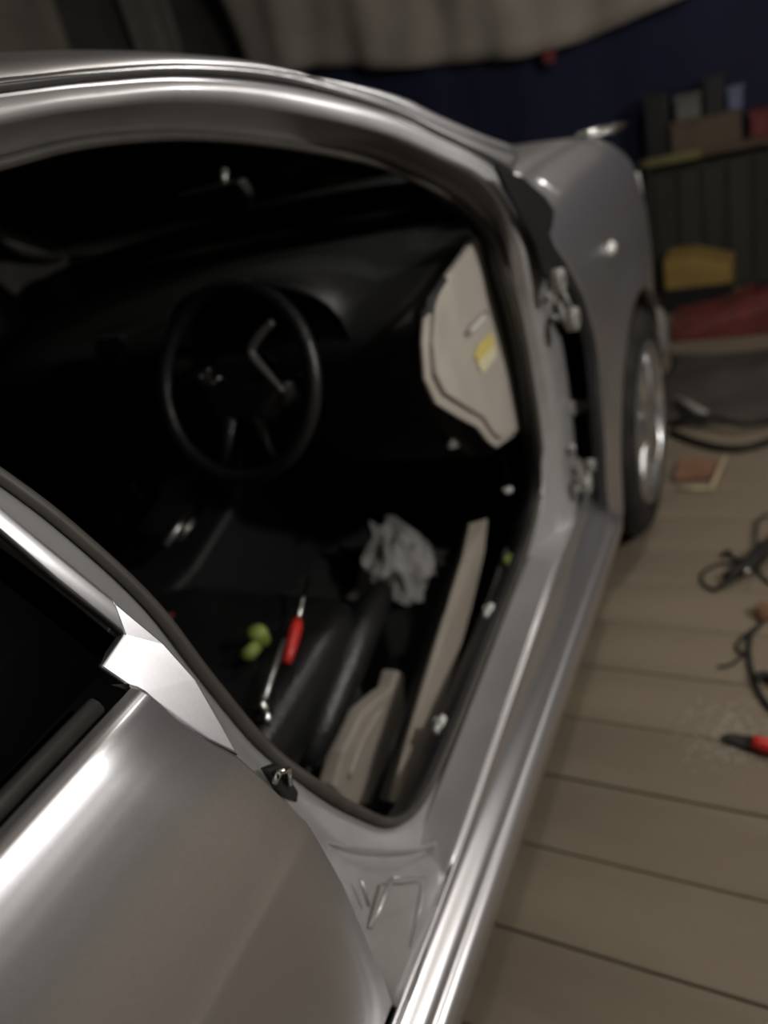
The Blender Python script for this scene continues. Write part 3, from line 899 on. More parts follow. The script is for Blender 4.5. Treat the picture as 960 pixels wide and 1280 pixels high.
# centre console
prof = [(0.45, 0.215), (0.45, 0.50), (0.70, 0.53), (0.95, 0.545), (1.15, 0.60), (1.24, 0.74), (1.30, 0.80), (1.45, 0.80), (1.45, 0.215)]
cs = plate('centre_console', [(a, 1.13, b) for a, b in prof], (0, 0.26, 0), BLACKPL, CAR, bevel=0.015)
tube('console_trim', [(0.9088, 1.1350, 0.6265), (0.9522, 1.1300, 0.6423), (1.0084, 1.1250, 0.6636)], 0.007, SATIN, cs, n=8)
tube('console_trim', [(0.9318, 1.1220, 0.6238), (0.9715, 1.1180, 0.6344), (1.0245, 1.1130, 0.6582)], [0.008, 0.012, 0.008], CHROME, cs, n=8)

# dashboard
dp = [(1.165, 0.885), (1.15, 0.93), (1.17, 0.965), (1.22, 0.985), (1.45, 1.01), (1.74, 1.03), (1.76, 0.85), (1.62, 0.62), (1.42, 0.565), (1.33, 0.60), (1.24, 0.70), (1.20, 0.80)]
rows = []
for k in range(29):
    t = k / 28
    y = 0.592 + (far_y(0.592) - 0.592) * t
    e = 0.02 * math.sin(math.pi * t)
    row = []
    for a, b in dp:
        h = 0.0
        if b > 0.96 and a < 1.5:
            h = 0.055 * math.exp(-((y - 0.92) / 0.16) ** 4)
        row.append(Vector((a - e, y, b + h)))
    rows.append(row)
v, f = grid(rows, cu=True)
f.append(tuple(range(len(dp))))
f.append(tuple(range(28 * len(dp), 29 * len(dp))))
dash = mesh('dashboard', v, f, DASHPL, CAR)
# instrument hood
rows = []
for k in range(17):
    a = math.pi * k / 16
    cy_, hw = 0.92, 0.205
    y = cy_ - hw * math.cos(a)
    z = 0.955 + 0.135 * math.sin(a) ** 0.7
    rows.append([Vector((1.10 + 0.05 * (1 - math.sin(a)), y, z - 0.012)), Vector((1.10 + 0.05 * (1 - math.sin(a)), y, z)), Vector((1.22, y, z)), Vector((1.40, y, z - 0.03))])
v, f = grid(rows)
mesh('instrument_hood', v, f, BLACKPL, dash, thick=0.006)
tube('stalk', [(1.1472, 0.7800, 0.9592), (1.1605, 0.7650, 0.9513), (1.1818, 0.7500, 0.9452)], [0.006, 0.008, 0.010], BLACKPL, dash, n=10)
tube('stalk_cap', [(1.1760, 0.7520, 0.9460), (1.1877, 0.7480, 0.9445)], 0.006, SATIN, dash, n=10)
# air vent on the driver's end of the dash, with slats
vc = [(1.2379, 0.7000, 0.9724), (1.2209, 0.6150, 0.9683), (1.1784, 0.6120, 0.8916), (1.1871, 0.7000, 0.8956)]
vt = plate('air_vent', [Vector(p) + Vector((-0.006, 0, 0)) for p in vc], (0.02, 0, 0), BLACKPL, dash, bevel=0.003)
for k in range(5):
    t = (k + 0.5) / 5
    a = Vector(vc[0]).lerp(Vector(vc[3]), t)
    b = Vector(vc[1]).lerp(Vector(vc[2]), t)
    tube('vent_slat', [a + Vector((-0.010, 0.0, 0)), b + Vector((-0.010, 0, 0))], 0.0035, DARKSTEEL, dash, n=6)
# end panel of the dash with bevelled border
bp = [(1.2299, 0.5470, 0.9576), (1.1388, 0.5470, 0.9876), (1.1009, 0.5470, 0.9392), (1.0800, 0.5470, 0.8827), (1.0979, 0.5450, 0.8298), (1.1760, 0.5430, 0.7648), (1.2470, 0.5410, 0.7099), (1.2867, 0.5400, 0.6577), (1.3235, 0.5400, 0.6257),
      (1.4723, 0.5400, 0.5895), (1.5914, 0.5400, 0.8119)]
plate('end_panel_border', bp, (0.002, 0.010, 0), BEIGE, dash, bevel=0.004)
ep = [(1.4716, 0.5450, 1.0442), (1.3262, 0.5410, 1.0226), (1.2169, 0.5370, 1.0096), (1.1576, 0.5350, 0.9814), (1.1185, 0.5350, 0.9315), (1.1025, 0.5350, 0.8827), (1.1218, 0.5340, 0.8384), (1.2001, 0.5320, 0.7744), (1.2648, 0.5310, 0.7237), (1.3004, 0.5300, 0.6707), (1.3337, 0.5300, 0.6410),
      (1.4749, 0.5300, 0.5980), (1.5890, 0.5300, 0.8117), (1.5647, 0.5430, 1.0222)]
epo = plate('dash_end_panel', ep, (0.001, 0.016, 0), BEIGE, dash, bevel=0.004)
epo['label'] = 'beige end panel with a yellow sticker'
plate('border_dark_strip', [(1.2375, 0.5440, 1.0144), (1.1540, 0.5440, 1.0017), (1.1256, 0.5440, 0.9833), (1.1309, 0.5320, 0.9802), ((1.1597, 0.5320, 0.9985)), (1.2250, 0.5340, 1.0096)], (0.0, 0.004, 0.0), BLACKPL, dash)  # black strip put in to darken the border's upper left
def on_panel(pts, y, name, m):
    plate(name, [p for p in pts], (0, 0.002, 0), m, dash)
on_panel([(1.2503, 0.5315, 0.9005), (1.2762, 0.5315, 0.9068), (1.3811, 0.5315, 0.9061), (1.3859, 0.5315, 0.8963), (1.3480, 0.5315, 0.8913), (1.2714, 0.5315, 0.8898)], 0, 'label_plate', BEIGE2)
on_panel([(1.2671, 0.5295, 0.9005), (1.2867, 0.5295, 0.9029), (1.3587, 0.5295, 0.9036), (1.3584, 0.5295, 0.8940), (1.2816, 0.5295, 0.8937)], 0, 'label_print', WHITE)
on_panel([(1.2743, 0.5310, 0.8472), (1.3002, 0.5310, 0.8599), (1.3838, 0.5310, 0.8573), (1.3899, 0.5310, 0.8297), (1.2848, 0.5310, 0.8317)], 0, 'warning_sticker', YELLOW)
on_panel([(1.2777, 0.5300, 0.8328), (1.3865, 0.5300, 0.8291), (1.3845, 0.5300, 0.8058), (1.2958, 0.5300, 0.8040)], 0, 'warning_sticker', PALEYEL)
# loose bracket and connector under the end panel
plate('dash_bracket', [(1.2205, 0.6000, 0.6769), (1.2483, 0.6000, 0.6935), (1.2928, 0.6000, 0.6879), (1.3145, 0.6000, 0.6641), (1.2585, 0.6000, 0.6608)], (0.01, 0.012, 0.0), ZINC, dash, bevel=0.003)

# steering wheel
SWC = Vector((1.045, 0.925, 0.915))
sn = Vector((-0.92, 0.0, 0.40)).normalized()
su = Vector((0.40, 0.0, 0.92)).normalized()
sr = Vector((0, -1, 0))
ring = [SWC + (sr * math.cos(2 * math.pi * k / 56) + su * math.sin(2 * math.pi * k / 56)) * 0.180 for k in range(56)]
sw = tube('steering_wheel', ring, 0.0155, LEATHER, CAR, n=12, closed=True)
hubp = [(-0.075, 0.035), (-0.05, 0.055), (0.05, 0.055), (0.075, 0.035), (0.085, -0.02), (0.055, -0.07), (-0.055, -0.07), (-0.085, -0.02)]
plate('hub', [SWC + sr * a + su * b - sn * 0.005 for a, b in hubp], -sn * 0.05, LEATHER, sw, bevel=0.012)
def spoke_sw(pts, w, m, d):
    path = [SWC + sr * a + su * b - sn * d for a, b in pts]
    tube('spoke', path, w, m, sw, n=10)
spoke_sw([(0.065, 0.02), (0.12, 0.012), (0.172, 0.0)], [0.022, 0.014, 0.012], LEATHER, 0.02)
spoke_sw([(-0.065, 0.02), (-0.12, 0.012), (-0.172, 0.0)], [0.022, 0.014, 0.012], LEATHER, 0.02)
spoke_sw([(0.03, -0.06), (0.05, -0.12), (0.07, -0.165)], [0.018, 0.012, 0.010], LEATHER, 0.02)
spoke_sw([(-0.03, -0.06), (-0.05, -0.12), (-0.07, -0.165)], [0.018, 0.012, 0.010], LEATHER, 0.02)
tube('spoke_trim', crom([(1.0500, 0.7983, 1.0225), (1.0400, 0.8264, 1.0056), (1.0300, 0.8518, 0.9789), (1.0150, 0.8217, 0.9431), (1.0000, 0.7855, 0.9104)], 4), [0.006 + 0.004 * math.sin(math.pi * i / 16) for i in range(17)], DARKSTEEL, sw, n=8)
for c0 in ((1.0482, 0.9764, 0.9474), (1.0415, 0.9523, 0.9321), (1.0383, 0.9671, 0.9247), (1.0439, 0.9958, 0.9375)):
    c0 = Vector(c0)
    v, f = lathe_geo([(0.0, -0.004), (0.005, -0.003), (0.006, 0.0)], (0, 0, 0), 'Z', 12)
    mesh('button', [c0 + p for p in v], f, SATIN, sw)
tube('steering_column', [SWC - sn * 0.03, SWC - sn * 0.30], [0.045, 0.055], BLACKPL, CAR, n=16)
# bright trim on the centre stack, seen past the steering wheel
plate('centre_trim', [(1.1200, 1.0469, 1.0507), (1.1200, 1.0468, 1.0248), (1.1200, 1.0672, 0.9735), (1.1200, 1.1155, 0.9778), (1.1200, 1.0996, 1.0137), (1.1200, 1.0690, 1.0403)], (0.01, 0, 0), CHROME, dash, bevel=0.003)
plate('centre_trim', [(1.1220, 1.1288, 0.9503), (1.1220, 1.0844, 0.9501), (1.1220, 1.1001, 0.9268), (1.1220, 1.1372, 0.9153)], (0.01, 0, 0), SATIN, dash, bevel=0.002)
plate('radio_panel', [(1.1250, 1.3354, 1.0142), (1.1250, 1.2563, 1.0137), (1.1250, 1.3131, 0.9153), (1.1250, 1.3692, 0.9075), (1.1250, 1.3746, 0.9504)], (0.02, 0, 0), BLACKPL, dash, bevel=0.004)

# interior mirror
mp = plate('interior_mirror', [(1.40, 1.04, 1.235), (1.40, 1.22, 1.235), (1.405, 1.23, 1.20), (1.41, 1.21, 1.172), (1.41, 1.05, 1.172), (1.405, 1.03, 1.20)], (0.035, 0, 0.004), BLACKPL, CAR, bevel=0.008)
tube('mirror_stem', [(1.43, 1.11, 1.22), (1.46, 1.11, 1.26)], 0.009, SATIN, mp, n=10)

# ---- seats
def seat(cy, nm):
    def sec(xx, w, z0, z1, dip):
        pts = []
        for k in range(21):
            a = math.pi * 2 * k / 20
            c, s_ = math.cos(a), math.sin(a)
            yy = math.copysign(abs(c) ** 0.45, c) * w
            zz = (z0 + z1) / 2 + math.copysign(abs(s_) ** 0.5, s_) * (z1 - z0) / 2
            if s_ > 0:
                zz -= dip * max(0, 1 - (abs(yy) / w) ** 3)
            pts.append(Vector((xx, cy + yy, zz)))
        return pts[:-1]
    rows = [sec(0.915, 0.16, 0.47, 0.515, 0.0), sec(0.90, 0.225, 0.44, 0.545, 0.008), sec(0.85, 0.245, 0.41, 0.575, 0.02), sec(0.70, 0.25, 0.40, 0.575, 0.035),
            sec(0.50, 0.25, 0.39, 0.565, 0.04), sec(0.32, 0.245, 0.39, 0.565, 0.03), sec(0.24, 0.22, 0.40, 0.55, 0.0)]
    v, f = grid(rows, cu=True)
    f.append(tuple(range(20)))
    f.append(tuple(range(6 * 20, 7 * 20)))
    cu = mesh(nm, v, f, LEATHER, CAR, sub=1)
    rows = []
    for (h, w, d) in ((0.0, 0.24, 0.15), (0.15, 0.25, 0.15), (0.35, 0.25, 0.13), (0.52, 0.23, 0.11), (0.62, 0.19, 0.09), (0.65, 0.12, 0.06)):
        bx_ = 0.30 - h * 0.36
        bz = 0.52 + h * 0.95
        row = []
        for k in range(20):
            a = 2 * math.pi * k / 20
            c, s_ = math.cos(a), math.sin(a)
            yy = math.copysign(abs(c) ** 0.5, c) * w
            xx = bx_ + math.copysign(abs(s_) ** 0.6, s_) * d / 2 - (0.03 * max(0, 1 - (abs(yy) / w) ** 2) if s_ > 0 else 0)
            row.append(Vector((xx, cy + yy, bz)))
        rows.append(row)
    v, f = grid(rows, cu=True)
    f.append(tuple(range(20)))
    f.append(tuple(range(5 * 20, 6 * 20)))
    mesh('backrest', v, f, LEATHER, cu, sub=1)
    plate('head_restraint', [(0.01, cy - 0.12, 1.17), (0.01, cy + 0.12, 1.17), (-0.02, cy + 0.11, 1.29), (-0.02, cy - 0.11, 1.29)], (-0.08, 0, 0), LEATHER, cu, bevel=0.03)
    box('seat_runner', 0.30, 0.86, cy - 0.20, cy - 0.15, 0.215, 0.41, DARKSTEEL, cu)
    box('seat_runner', 0.30, 0.86, cy + 0.15, cy + 0.20, 0.215, 0.41, DARKSTEEL, cu)
    return cu
ds = seat(0.92, 'driver_seat')
ps = seat(1.62, 'passenger_seat')
# side shield of the driver's seat with moulded ridge
sh = [(0.6323, 0.6550, 0.3497), (0.6859, 0.6550, 0.3770), (0.7696, 0.6550, 0.3872), (0.8488, 0.6550, 0.3574), (0.8685, 0.6550, 0.3467), (0.9041, 0.6550, 0.3630), (0.9241, 0.6550, 0.3363), (0.8968, 0.6550, 0.2809), (0.8258, 0.6550, 0.2449), (0.7513, 0.6550, 0.2299), (0.6981, 0.6550, 0.2215), (0.6538, 0.6550, 0.2681)]
plate('seat_shield', sh, (0, 0.035, 0), SHIELD, ds, bevel=0.006)
tube('shield_ridge', crom([(0.6715, 0.6520, 0.3303), (0.7315, 0.6520, 0.3478), (0.8200, 0.6520, 0.3493)], 5), 0.004, SHIELD, ds, n=8)
# padded side of the cushion catching the light
tube('cushion_bolster', crom([(0.9961, 0.7000, 0.4829), (0.9302, 0.6950, 0.4815), (0.8558, 0.6900, 0.4761), (0.7755, 0.6900, 0.4523), (0.6955, 0.6900, 0.4260), (0.6335, 0.7000, 0.3944)], 5),
     [0.022 + 0.016 * math.sin(math.pi * i / 25) ** 0.5 for i in range(26)], LEATHER, ds, n=16)


# ---- loose trim strip along the sill and its clips
st = [(1.1723, 0.5700, 0.5307), (1.2596, 0.5650, 0.4893), (1.2025, 0.5620, 0.4410), (1.0834, 0.5600, 0.3845), (0.9344, 0.5600, 0.3263), (0.8083, 0.5600, 0.2871), (0.7032, 0.5600, 0.2667), (0.6696, 0.5620, 0.2909), (0.6616, 0.5750, 0.3027),
      (0.7447, 0.5750, 0.3424), (0.8634, 0.5750, 0.3902), (1.0129, 0.5780, 0.4383), (1.1175, 0.5780, 0.4789)]
plate('sill_trim', st, (0.004, 0.008, -0.004), BEIGE2, CAR, bevel=0.003)
plate('sill_trim_edge', [Vector((0.6616, 0.5750, 0.3027)), Vector((0.7447, 0.5750, 0.3424)), Vector((0.8634, 0.5750, 0.3902)), Vector((1.0129, 0.5780, 0.4383)), Vector((1.1175, 0.5780, 0.4789)), Vector((1.1723, 0.5700, 0.5307)),
                         Vector((1.2073, 0.6000, 0.4972)), Vector((1.1400, 0.6100, 0.4509)), Vector((1.0299, 0.6100, 0.4174)), Vector((0.8795, 0.6100, 0.3690)), Vector((0.7604, 0.6100, 0.3268)), Vector((0.6797, 0.6100, 0.2799))], (0, 0, -0.006), BLACKPL, CAR)
def clip(c, r):
    c = Vector(c)
    v1_, f1 = lathe_geo([(0.0, -0.008), (r * 0.7, -0.007), (r, 0.0), (r * 0.5, 0.004), (r * 0.5, 0.012)], c, 'Y', 14)
    v2_, f2 = box_geo(c.x - r * 1.7, c.x + r * 0.3, c.y - 0.002, c.y + 0.006, c.z - r * 0.5, c.z + r * 0.5)
    mesh('trim_clip', *join((v1_, f1), (v2_, f2)), WHITE, CAR)
clip((1.0743, 0.5160, 0.3923), 0.014)
clip((0.7912, 0.5160, 0.3696), 0.014)
clip((1.3059, 0.5250, 0.5343), 0.007)
plate('seal_flange', [(1.2595, 0.5250, 0.4040), (1.1379, 0.5250, 0.3704), (0.9634, 0.5250, 0.3467), (0.8187, 0.5250, 0.3353), (0.6778, 0.5250, 0.3342), (0.6870, 0.5350, 0.3398), (0.8296, 0.5350, 0.3518), (0.9743, 0.5350, 0.3660), (1.1352, 0.5350, 0.3882), (1.2526, 0.5350, 0.4187)], (0, 0.004, -0.002), DARKSTEEL, CAR)
yl = plate('yellow_connector', [(1.1996, 0.5140, 0.4253), (1.2314, 0.5140, 0.4197), (1.2512, 0.5120, 0.4020), (1.2265, 0.5120, 0.3898), (1.2286, 0.5120, 0.3713), (1.1897, 0.5130, 0.3701), (1.1771, 0.5140, 0.3836), (1.2008, 0.5140, 0.3955)], (0, 0.01, 0), LIME, CAR, bevel=0.002)

# ================================================================== LOOSE THINGS IN THE CAR
def crumple(name, c, rx, ry, rz, m, seed, amp=0.35, sub=4):
    rg = random.Random(seed)
    bm = bmesh.new()
    bmesh.ops.create_icosphere(bm, subdivisions=sub, radius=1.0)
    dirs = [(Vector((rg.uniform(-1, 1), rg.uniform(-1, 1), rg.uniform(-1, 1))).normalized(), rg.uniform(2.5, 6), rg.uniform(0, 6)) for _ in range(9)]
    for vv in bm.verts:
        p = vv.co.copy()
        s = sum(abs(math.sin(p.dot(d) * w + ph)) for d, w, ph in dirs) / len(dirs)
        p *= 1 - amp + amp * 2 * (s - 0.45)
        if p.z < -0.45:
            p.z = -0.45
        vv.co = Vector((c[0] + p.x * rx, c[1] + p.y * ry, c[2] + (p.z + 0.45) * rz))
    me = bpy.data.meshes.new(name)
    bm.to_mesh(me)
    bm.free()
    return link(name, me, m, None, smooth=False)
rg = random.Random(33)
nsh = 11
sheet = []
for i in range(nsh + 1):
    row = []
    for j in range(nsh + 1):
        u, w = i / nsh - 0.5, j / nsh - 0.5
        e = max(0.0, 1 - 3.4 * (u * u + w * w))
        fold = 0.05 * abs(math.sin(7 * u + 9 * w + 1)) + 0.05 * abs(math.sin(11 * u - 6 * w)) + rg.uniform(0, 0.03)
        row.append(Vector((1.36 + 0.22 * u + rg.uniform(-.015, .015), 0.89 + 0.20 * w + rg.uniform(-.012, .012), 0.224 + 0.08 * e + 0.8 * fold * (0.3 + e))))
    sheet.append(row)
v, f = grid(sheet)
tag(mesh('crumpled_sheet', v, f, RAG, None, smooth=False, thick=0.002), 'crumpled pale grey plastic sheet lying in the dark footwell', 'sheet')

# screwdriver with red handle, ratchet handle, lime cap, red scrap on the seat
t = empty('screwdriver', (0.7492, 0.7418, 0.5600))
tag(t, 'screwdriver with a red handle lying on the black seat', 'screwdriver')
tube('handle', [(0.7846, 0.7416, 0.5750), (0.7644, 0.7325, 0.5750), (0.7247, 0.7195, 0.5700), (0.6916, 0.7098, 0.5660)], [0.008, 0.0115, 0.0105, 0.008], RED, t, n=10)
tube('shaft', [(0.7826, 0.7404, 0.5750), (0.8912, 0.7783, 0.5850)], 0.003, CHROME, t, n=8)
t = empty('ratchet', (0.6231, 0.6991, 0.5600))
tag(t, 'chrome ratchet with extension beside the red-handled screwdriver', 'ratchet')
tube('shaft', [(0.7356, 0.7388, 0.5720), (0.6583, 0.7170, 0.5660), (0.6035, 0.7006, 0.5620)], [0.0045, 0.005, 0.006], SATIN, t, n=8)
tube('head', [(0.6100, 0.7020, 0.5620), (0.5910, 0.6953, 0.5620)], [0.008, 0.010], CHROME, t, n=10)
tube('socket', [(0.5927, 0.6774, 0.5640), (0.5678, 0.6735, 0.5620)], [0.007, 0.009], CHROME, t, n=12)
t = empty('lime_cap', (0.7157, 0.7946, 0.5600))
tag(t, 'small lime green cap lying on the black seat', 'cap')
v, f = lathe_geo([(0.0, 0.030), (0.014, 0.030), (0.018, 0.022), (0.019, 0.0), (0.0, 0.0)], (0.7346, 0.7937, 0.5600), 'Z', 16)
mesh('crown', v, f, LIME, t)
tube('tail', [(0.7178, 0.7902, 0.5660), (0.6993, 0.7910, 0.5660), (0.6898, 0.8006, 0.5640)], [0.012, 0.013, 0.010], LIME, t, n=10)
tag(crumple('red_scrap', (0.7523, 1.0153, 0.5750), 0.014, 0.010, 0.006, DULLRED, 3, 0.3, 2), 'tiny red scrap at the far side of the black seat', 'scrap')

# bright piece of metal on the bonnet
pb = Vector((2.4447, 0.5000, 1.0779))
prof = [(0.075, 0.004), (0.080, 0.0), (0.070, -0.010), (0.0, -0.014)]
v, f = lathe_geo([(a, b + 0.014) for a, b in prof], (2.60, 0.535, 1.058), 'Z', 32)
tag(mesh('metal_dish', v, f, CHROME, None, thick=0.002), 'small shiny curved metal dish on the edge of the bonnet', 'dish')

# ================================================================== THINGS ON THE FLOOR AND ALONG THE FAR WALL
def ftube(name, pts, r, m, parent=None, n=8, k=6):
    return tube(name, crom([(a, b, max(c, r)) for a, b, c in pts], k), r, m, parent, n=n)
# black lead with a clamp
t = empty('clamp_lead', (1.8242, 0.1012, 0.0000))
tag(t, 'black clamp with looped leads on the floor at the right', 'cable clamp')
tube('clamp_body', [(1.7324, 0.1442, 0.0180), (1.7510, 0.1203, 0.0220), (1.7748, 0.0890, 0.0280), (1.8418, 0.0591, 0.0300), (1.9151, 0.0167, 0.0300)], [0.010, 0.015, 0.020, 0.022, 0.022], CABLE, t, n=10)
tube('clamp_jaw', [(1.6864, 0.1699, 0.0080), (1.7087, 0.1427, 0.0120), (1.7474, 0.1124, 0.0200)], [0.004, 0.007, 0.012], CABLE, t, n=8)
tube('bright_screw', [(1.7222, 0.0920, 0.0450), (1.7431, 0.0818, 0.0460)], 0.006, CHROME, t, n=8)
ftube('lead', [(1.6897, 0.1645, 0.0060), (1.7214, 0.1964, 0.0060), (1.7650, 0.1984, 0.0060), (1.7970, 0.1789, 0.0060), (1.8149, 0.1502, 0.0060), (1.8027, 0.1098, 0.0120)], 0.004, CABLE, t)
ftube('lead', [(1.8488, 0.1586, 0.0060), (1.8708, 0.1438, 0.0080), (1.8436, 0.1300, 0.0060), (1.8346, 0.1017, 0.0060), (1.8697, 0.0738, 0.0100)], 0.006, CABLE, t)
ftube('lead', [(1.8557, 0.0674, 0.0200), (1.9671, 0.0776, 0.0120), (2.0465, 0.0703, 0.0080), (2.0869, 0.0297, 0.0060)], 0.004, CABLE, t)
ftube('lead', [(1.8174, 0.0717, 0.0200), (1.7792, 0.0607, 0.0060), (1.7392, 0.0370, 0.0060), (1.7200, -0.0051, 0.0060)], 0.004, CABLE, t)
# brown lead in loops
t = empty('looped_lead', (1.4799, 0.0923, 0.0000))
tag(t, 'thin dark lead in loose loops nearest the red-handled tool', 'cable')
ftube('wire', [(1.6445, -0.0059, 0.0060), (1.5677, 0.0531, 0.0060), (1.5018, 0.0935, 0.0060), (1.4666, 0.0967, 0.0060), (1.4591, 0.0743, 0.0060), (1.5169, 0.0718, 0.0060), (1.5616, 0.0529, 0.0060)], 0.0035, CABLE, t)
ftube('wire', [(1.5346, 0.0726, 0.0060), (1.4622, 0.0727, 0.0060), (1.3830, 0.0610, 0.0060), (1.3123, 0.0362, 0.0060), (1.2519, -0.0101, 0.0060)], 0.006, CABLE, t)
ftube('wire', [(1.4610, 0.0794, 0.0060), (1.4213, 0.1008, 0.0060), (1.4075, 0.1168, 0.0060), (1.4016, 0.1350, 0.0060)], 0.003, CABLE, t)
ftube('wire', [(1.3683, 0.0587, 0.0080), (1.3816, 0.0337, 0.0120), (1.3517, -0.0089, 0.0120)], 0.011, CABLE, t)
# red handled tool
t = empty('red_handled_tool', (1.1973, 0.0620, 0.0000))
tag(t, 'dark blade tool with a red handle on the floor', 'hand tool')
plate('blade', [(1.1905, 0.1112, 0.0120), (1.1976, 0.0995, 0.0120), (1.1988, 0.0458, 0.0140), (1.1611, 0.0414, 0.0140), (1.1680, 0.0753, 0.0120), (1.1766, 0.1042, 0.0120)], (0, 0, -0.009), CABLE, t, bevel=0.002)
tube('handle', [(1.1784, 0.0523, 0.0180), (1.1749, 0.0391, 0.0180), (1.1695, -0.0107, 0.0180)], [0.014, 0.016, 0.016], RED, t, n=10)
# dull orange lumps at the edge
tag(crumple('rust_rag', (1.6073, 0.0439, 0.0000), 0.035, 0.03, 0.03, TERRA, 8, 0.4, 3), 'small rust-coloured rag between the two leads', 'rag')
tag(crumple('orange_rag', (1.9787, -0.0123, 0.0000), 0.035, 0.03, 0.035, TERRA, 9, 0.4, 3), 'small orange-brown rag above the clamp leads', 'rag')
# powder spill
pv, pf = [], []
rp = random.Random(4)
for k in range(500):
    a, b = rp.gauss(0, 1), rp.gauss(0, 1)
    c0 = Vector((1.2103, 0.1036, 0.0000)) + Vector((0.05 * a, 0.045 * b, 0.0012))
    r = rp.uniform(0.0008, 0.0028)
    o = len(pv)
    pv.append(c0 + Vector((0, 0, 0.002)))
    for q in range(5):
        an = q * 1.2566 + rp.random()
        pv.append(c0 + Vector((math.cos(an) * r, math.sin(an) * r, -0.0005)))
    pf += [(o, o + 1 + q, o + 1 + (q + 1) % 5) for q in range(5)]
tag(mesh('white_powder', pv, pf, POWDER, None), 'white powder sprinkled on the planks by the red-handled tool', 'powder', kind='stuff')
# tile with a pale stick
tag(plate('terracotta_tile', [(2.2664, 0.3343, 0.0000), (2.2879, 0.2237, 0.0000), (2.3972, 0.2080, 0.0000), (2.4114, 0.3307, 0.0000)], (0, 0, 0.02), TERRA, None, bevel=0.004), 'terracotta coloured tile on the floor ahead of the front wheel', 'tile')
tag(tube('pale_stick', [(2.2119, 0.2172, 0.0080), (2.3973, 0.1853, 0.0300)], 0.007, CREAMW, None, n=6), 'thin pale stick leaning beside the terracotta tile', 'stick')
tag(tube('pale_offcut', [(2.2245, 0.3192, 0.0060), (2.2204, 0.2227, 0.0060)], 0.006, CREAMW, None, n=6), 'pale offcut lying along the terracotta tile', 'stick')
# canvas heap, hose, white bar
hv = []
rows = []
for i in range(25):
    row = []
    for j in range(19):
        u, w = i / 24, j / 18
        xx = 2.72 + 0.72 * u
        yy = -0.28 + 0.78 * w
        e = math.sin(math.pi * u) ** 0.6 * math.sin(math.pi * w) ** 0.6
        z = 0.006 + e * (0.035 + 0.02 * math.sin(u * 9 + w * 5) + 0.014 * math.sin(w * 13 - u * 4))
        row.append(Vector((xx + 0.03 * math.sin(w * 7), yy + 0.03 * math.sin(u * 6), max(0.006, z))))
    rows.append(row)
v, f = grid(rows)
tag(mesh('dark_canvas', v, f, TARP, None, thick=0.004), 'dark canvas heaped on the floor ahead of the front wheel', 'canvas')
tag(tube('white_bar', [(2.8455, 0.3891, 0.0500), (2.6878, 0.2716, 0.0500)], 0.014, GREYPL, None, n=8), 'short pale bar lying on the dark canvas', 'bar')
tag(ftube('black_hose', [(2.6276, 0.3879, 0.0120), (2.5441, 0.2917, 0.0120), (2.4904, 0.1970, 0.0120), (2.4982, 0.1107, 0.0120), (2.5998, -0.0077, 0.0120)], 0.013, CABLE, None), 'black hose curving across the floor below the canvas', 'hose')
tag(ftube('thin_black_hose', [(2.6962, 0.3963, 0.0120), (2.6654, 0.3240, 0.0500), (2.6357, 0.2324, 0.0600), (2.6170, 0.1411, 0.0400), (2.7275, -0.0068, 0.0120)], 0.012, CABLE, None), 'thinner black hose running over the dark canvas', 'hose')
# pale jug in front of the tyre
jx, jy = 3.50, 0.60
v, f = lathe_geo([(0.0, 0.0), (0.07, 0.0), (0.08, 0.02), (0.078, 0.15), (0.06, 0.20), (0.025, 0.23), (0.025, 0.26), (0.0, 0.26)], (jx, jy - 0.02, 0), 'Z', 24)
tag(mesh('pale_jug', v, f, GREYPL, None), 'pale grey plastic jug standing just past the front tyre', 'jug')
# red machine, ochre box
t = empty('red_toolbox', (3.75, 0.2, 0))
tag(t, 'dull red metal box on the floor near the far wall', 'box')
plate('body', [(3.62, -0.10, 0.0), (3.62, 0.50, 0.0), (3.62, 0.50, 0.10), (3.64, 0.30, 0.12), (3.64, 0.18, 0.17), (3.62, -0.10, 0.18)], (0.22, 0, 0), DULLRED, t, bevel=0.012)
tube('handle', [(3.70, 0.02, 0.17), (3.70, 0.02, 0.21), (3.70, 0.14, 0.21), (3.70, 0.14, 0.165)], 0.008, CABLE, t, n=8)
t = empty('ochre_crate', (4.2, 0.38, 0))
tag(t, 'ochre yellow crate standing against the dark slatted cabinet', 'crate')
plate('body', [(4.08, 0.27, 0.0), (4.08, 0.585, 0.0), (4.08, 0.585, 0.275), (4.08, 0.45, 0.27), (4.08, 0.27, 0.205)], (0.26, 0, 0), OCHRE, t, bevel=0.006)
box('foot', 4.06, 4.10, 0.26, 0.60, 0.0, 0.125, CARPET, t)
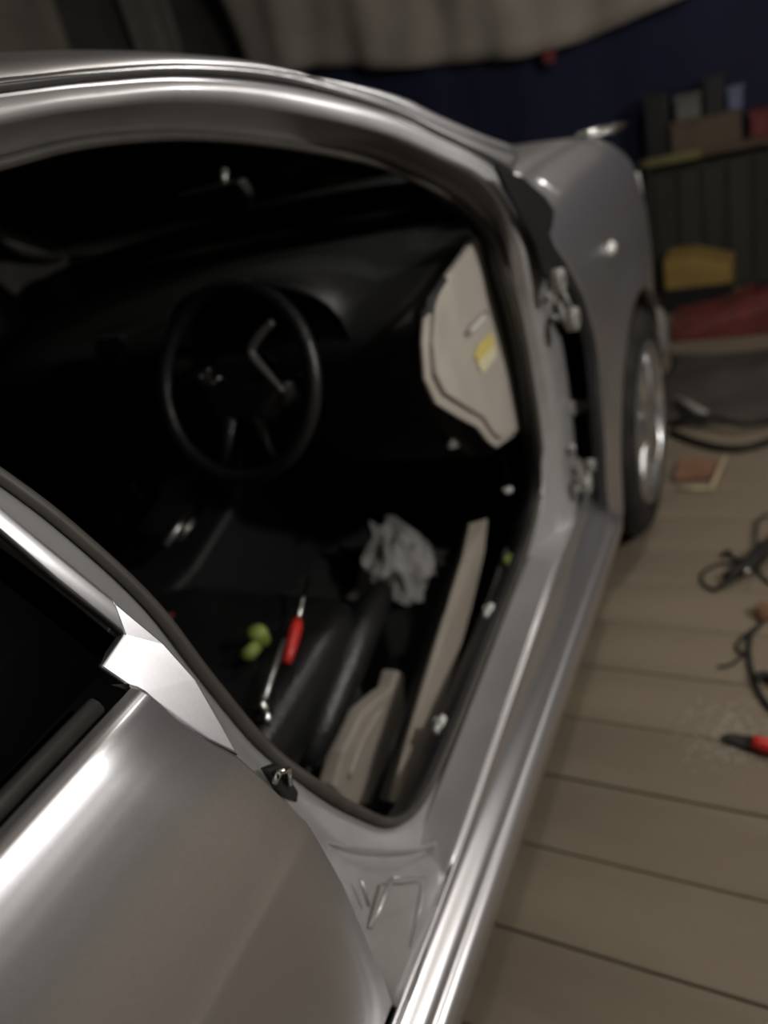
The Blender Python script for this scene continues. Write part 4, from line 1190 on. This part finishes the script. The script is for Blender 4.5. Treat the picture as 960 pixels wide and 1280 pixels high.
# slatted cabinet under the shelf
cab = empty('slatted_cabinet', (4.5, 0.1, 0))
tag(cab, 'dark cabinet with vertical slats under the cluttered shelf', 'cabinet')
box('carcass', 4.42, 4.66, -0.9, 0.70, 0.0, 0.66, SUBFLOOR, cab)
for k in range(13):
    y = -0.88 + k * 0.12
    box('slat', 4.395, 4.42, y, y + 0.10, 0.02, 0.64, SLATM, cab, bevel=0.003)
sh = empty('wall_shelf', (4.5, 0.2, 0.70))
tag(sh, 'dark shelf board with clutter on the far wall', 'shelf')
box('board', 4.36, 4.68, -0.9, 0.72, 0.695, 0.72, CARD, sh)
for y in (-0.6, 0.1, 0.68):
    box('bracket', 4.40, 4.66, y, y + 0.02, 0.655, 0.695, DARKSTEEL, sh)
def carton(name, label, x0, x1, y0, y1, h, m, cat='carton', z0=0.72):
    t = empty(name, ((x0 + x1) / 2, (y0 + y1) / 2, z0))
    tag(t, label, cat)
    box('body', x0, x1, y0, y1, z0, z0 + h, m, t, bevel=0.006)
    box('lid', x0 - 0.006, x1 + 0.006, y0 - 0.006, y1 + 0.006, z0 + h, z0 + h + 0.02, m, t, bevel=0.004)
    return t
carton('cardboard_carton', 'low brown carton on the shelf against the blue sheet', 4.40, 4.62, 0.24, 0.56, 0.13, CARD)
carton('dark_case', 'black case at the left end of the cluttered shelf', 4.44, 4.62, 0.575, 0.69, 0.28, BLACKPL, 'case')
carton('pale_carton', 'small pale carton on top of the low brown carton', 4.44, 4.58, 0.425, 0.54, 0.09, GREYCL, z0=0.87)
carton('grey_case', 'dark grey case behind the small pale carton', 4.44, 4.58, 0.315, 0.405, 0.15, BLACKPL, 'case', z0=0.87)
carton('blue_tub', 'bluish grey tub on the low brown carton', 4.44, 4.58, 0.235, 0.298, 0.08, mat('slate_blue_plastic', (0.14, 0.15, 0.24), 0.5, col2=(0.11, 0.12, 0.2), scale=12), 'tub', z0=0.87)
carton('red_carton', 'dark red carton on the shelf at the right edge', 4.44, 4.62, 0.02, 0.20, 0.10, DULLRED)
tag(plate('olive_strip', [(4.35, 0.42, 0.695), (4.35, 0.68, 0.695), (4.35, 0.68, 0.735), (4.35, 0.42, 0.735)], (-0.012, 0, 0), mat('olive_paint', (0.16, 0.15, 0.05), 0.7, col2=(0.12, 0.11, 0.04), scale=12)),
    'olive strip fixed along the shelf front', 'strip')
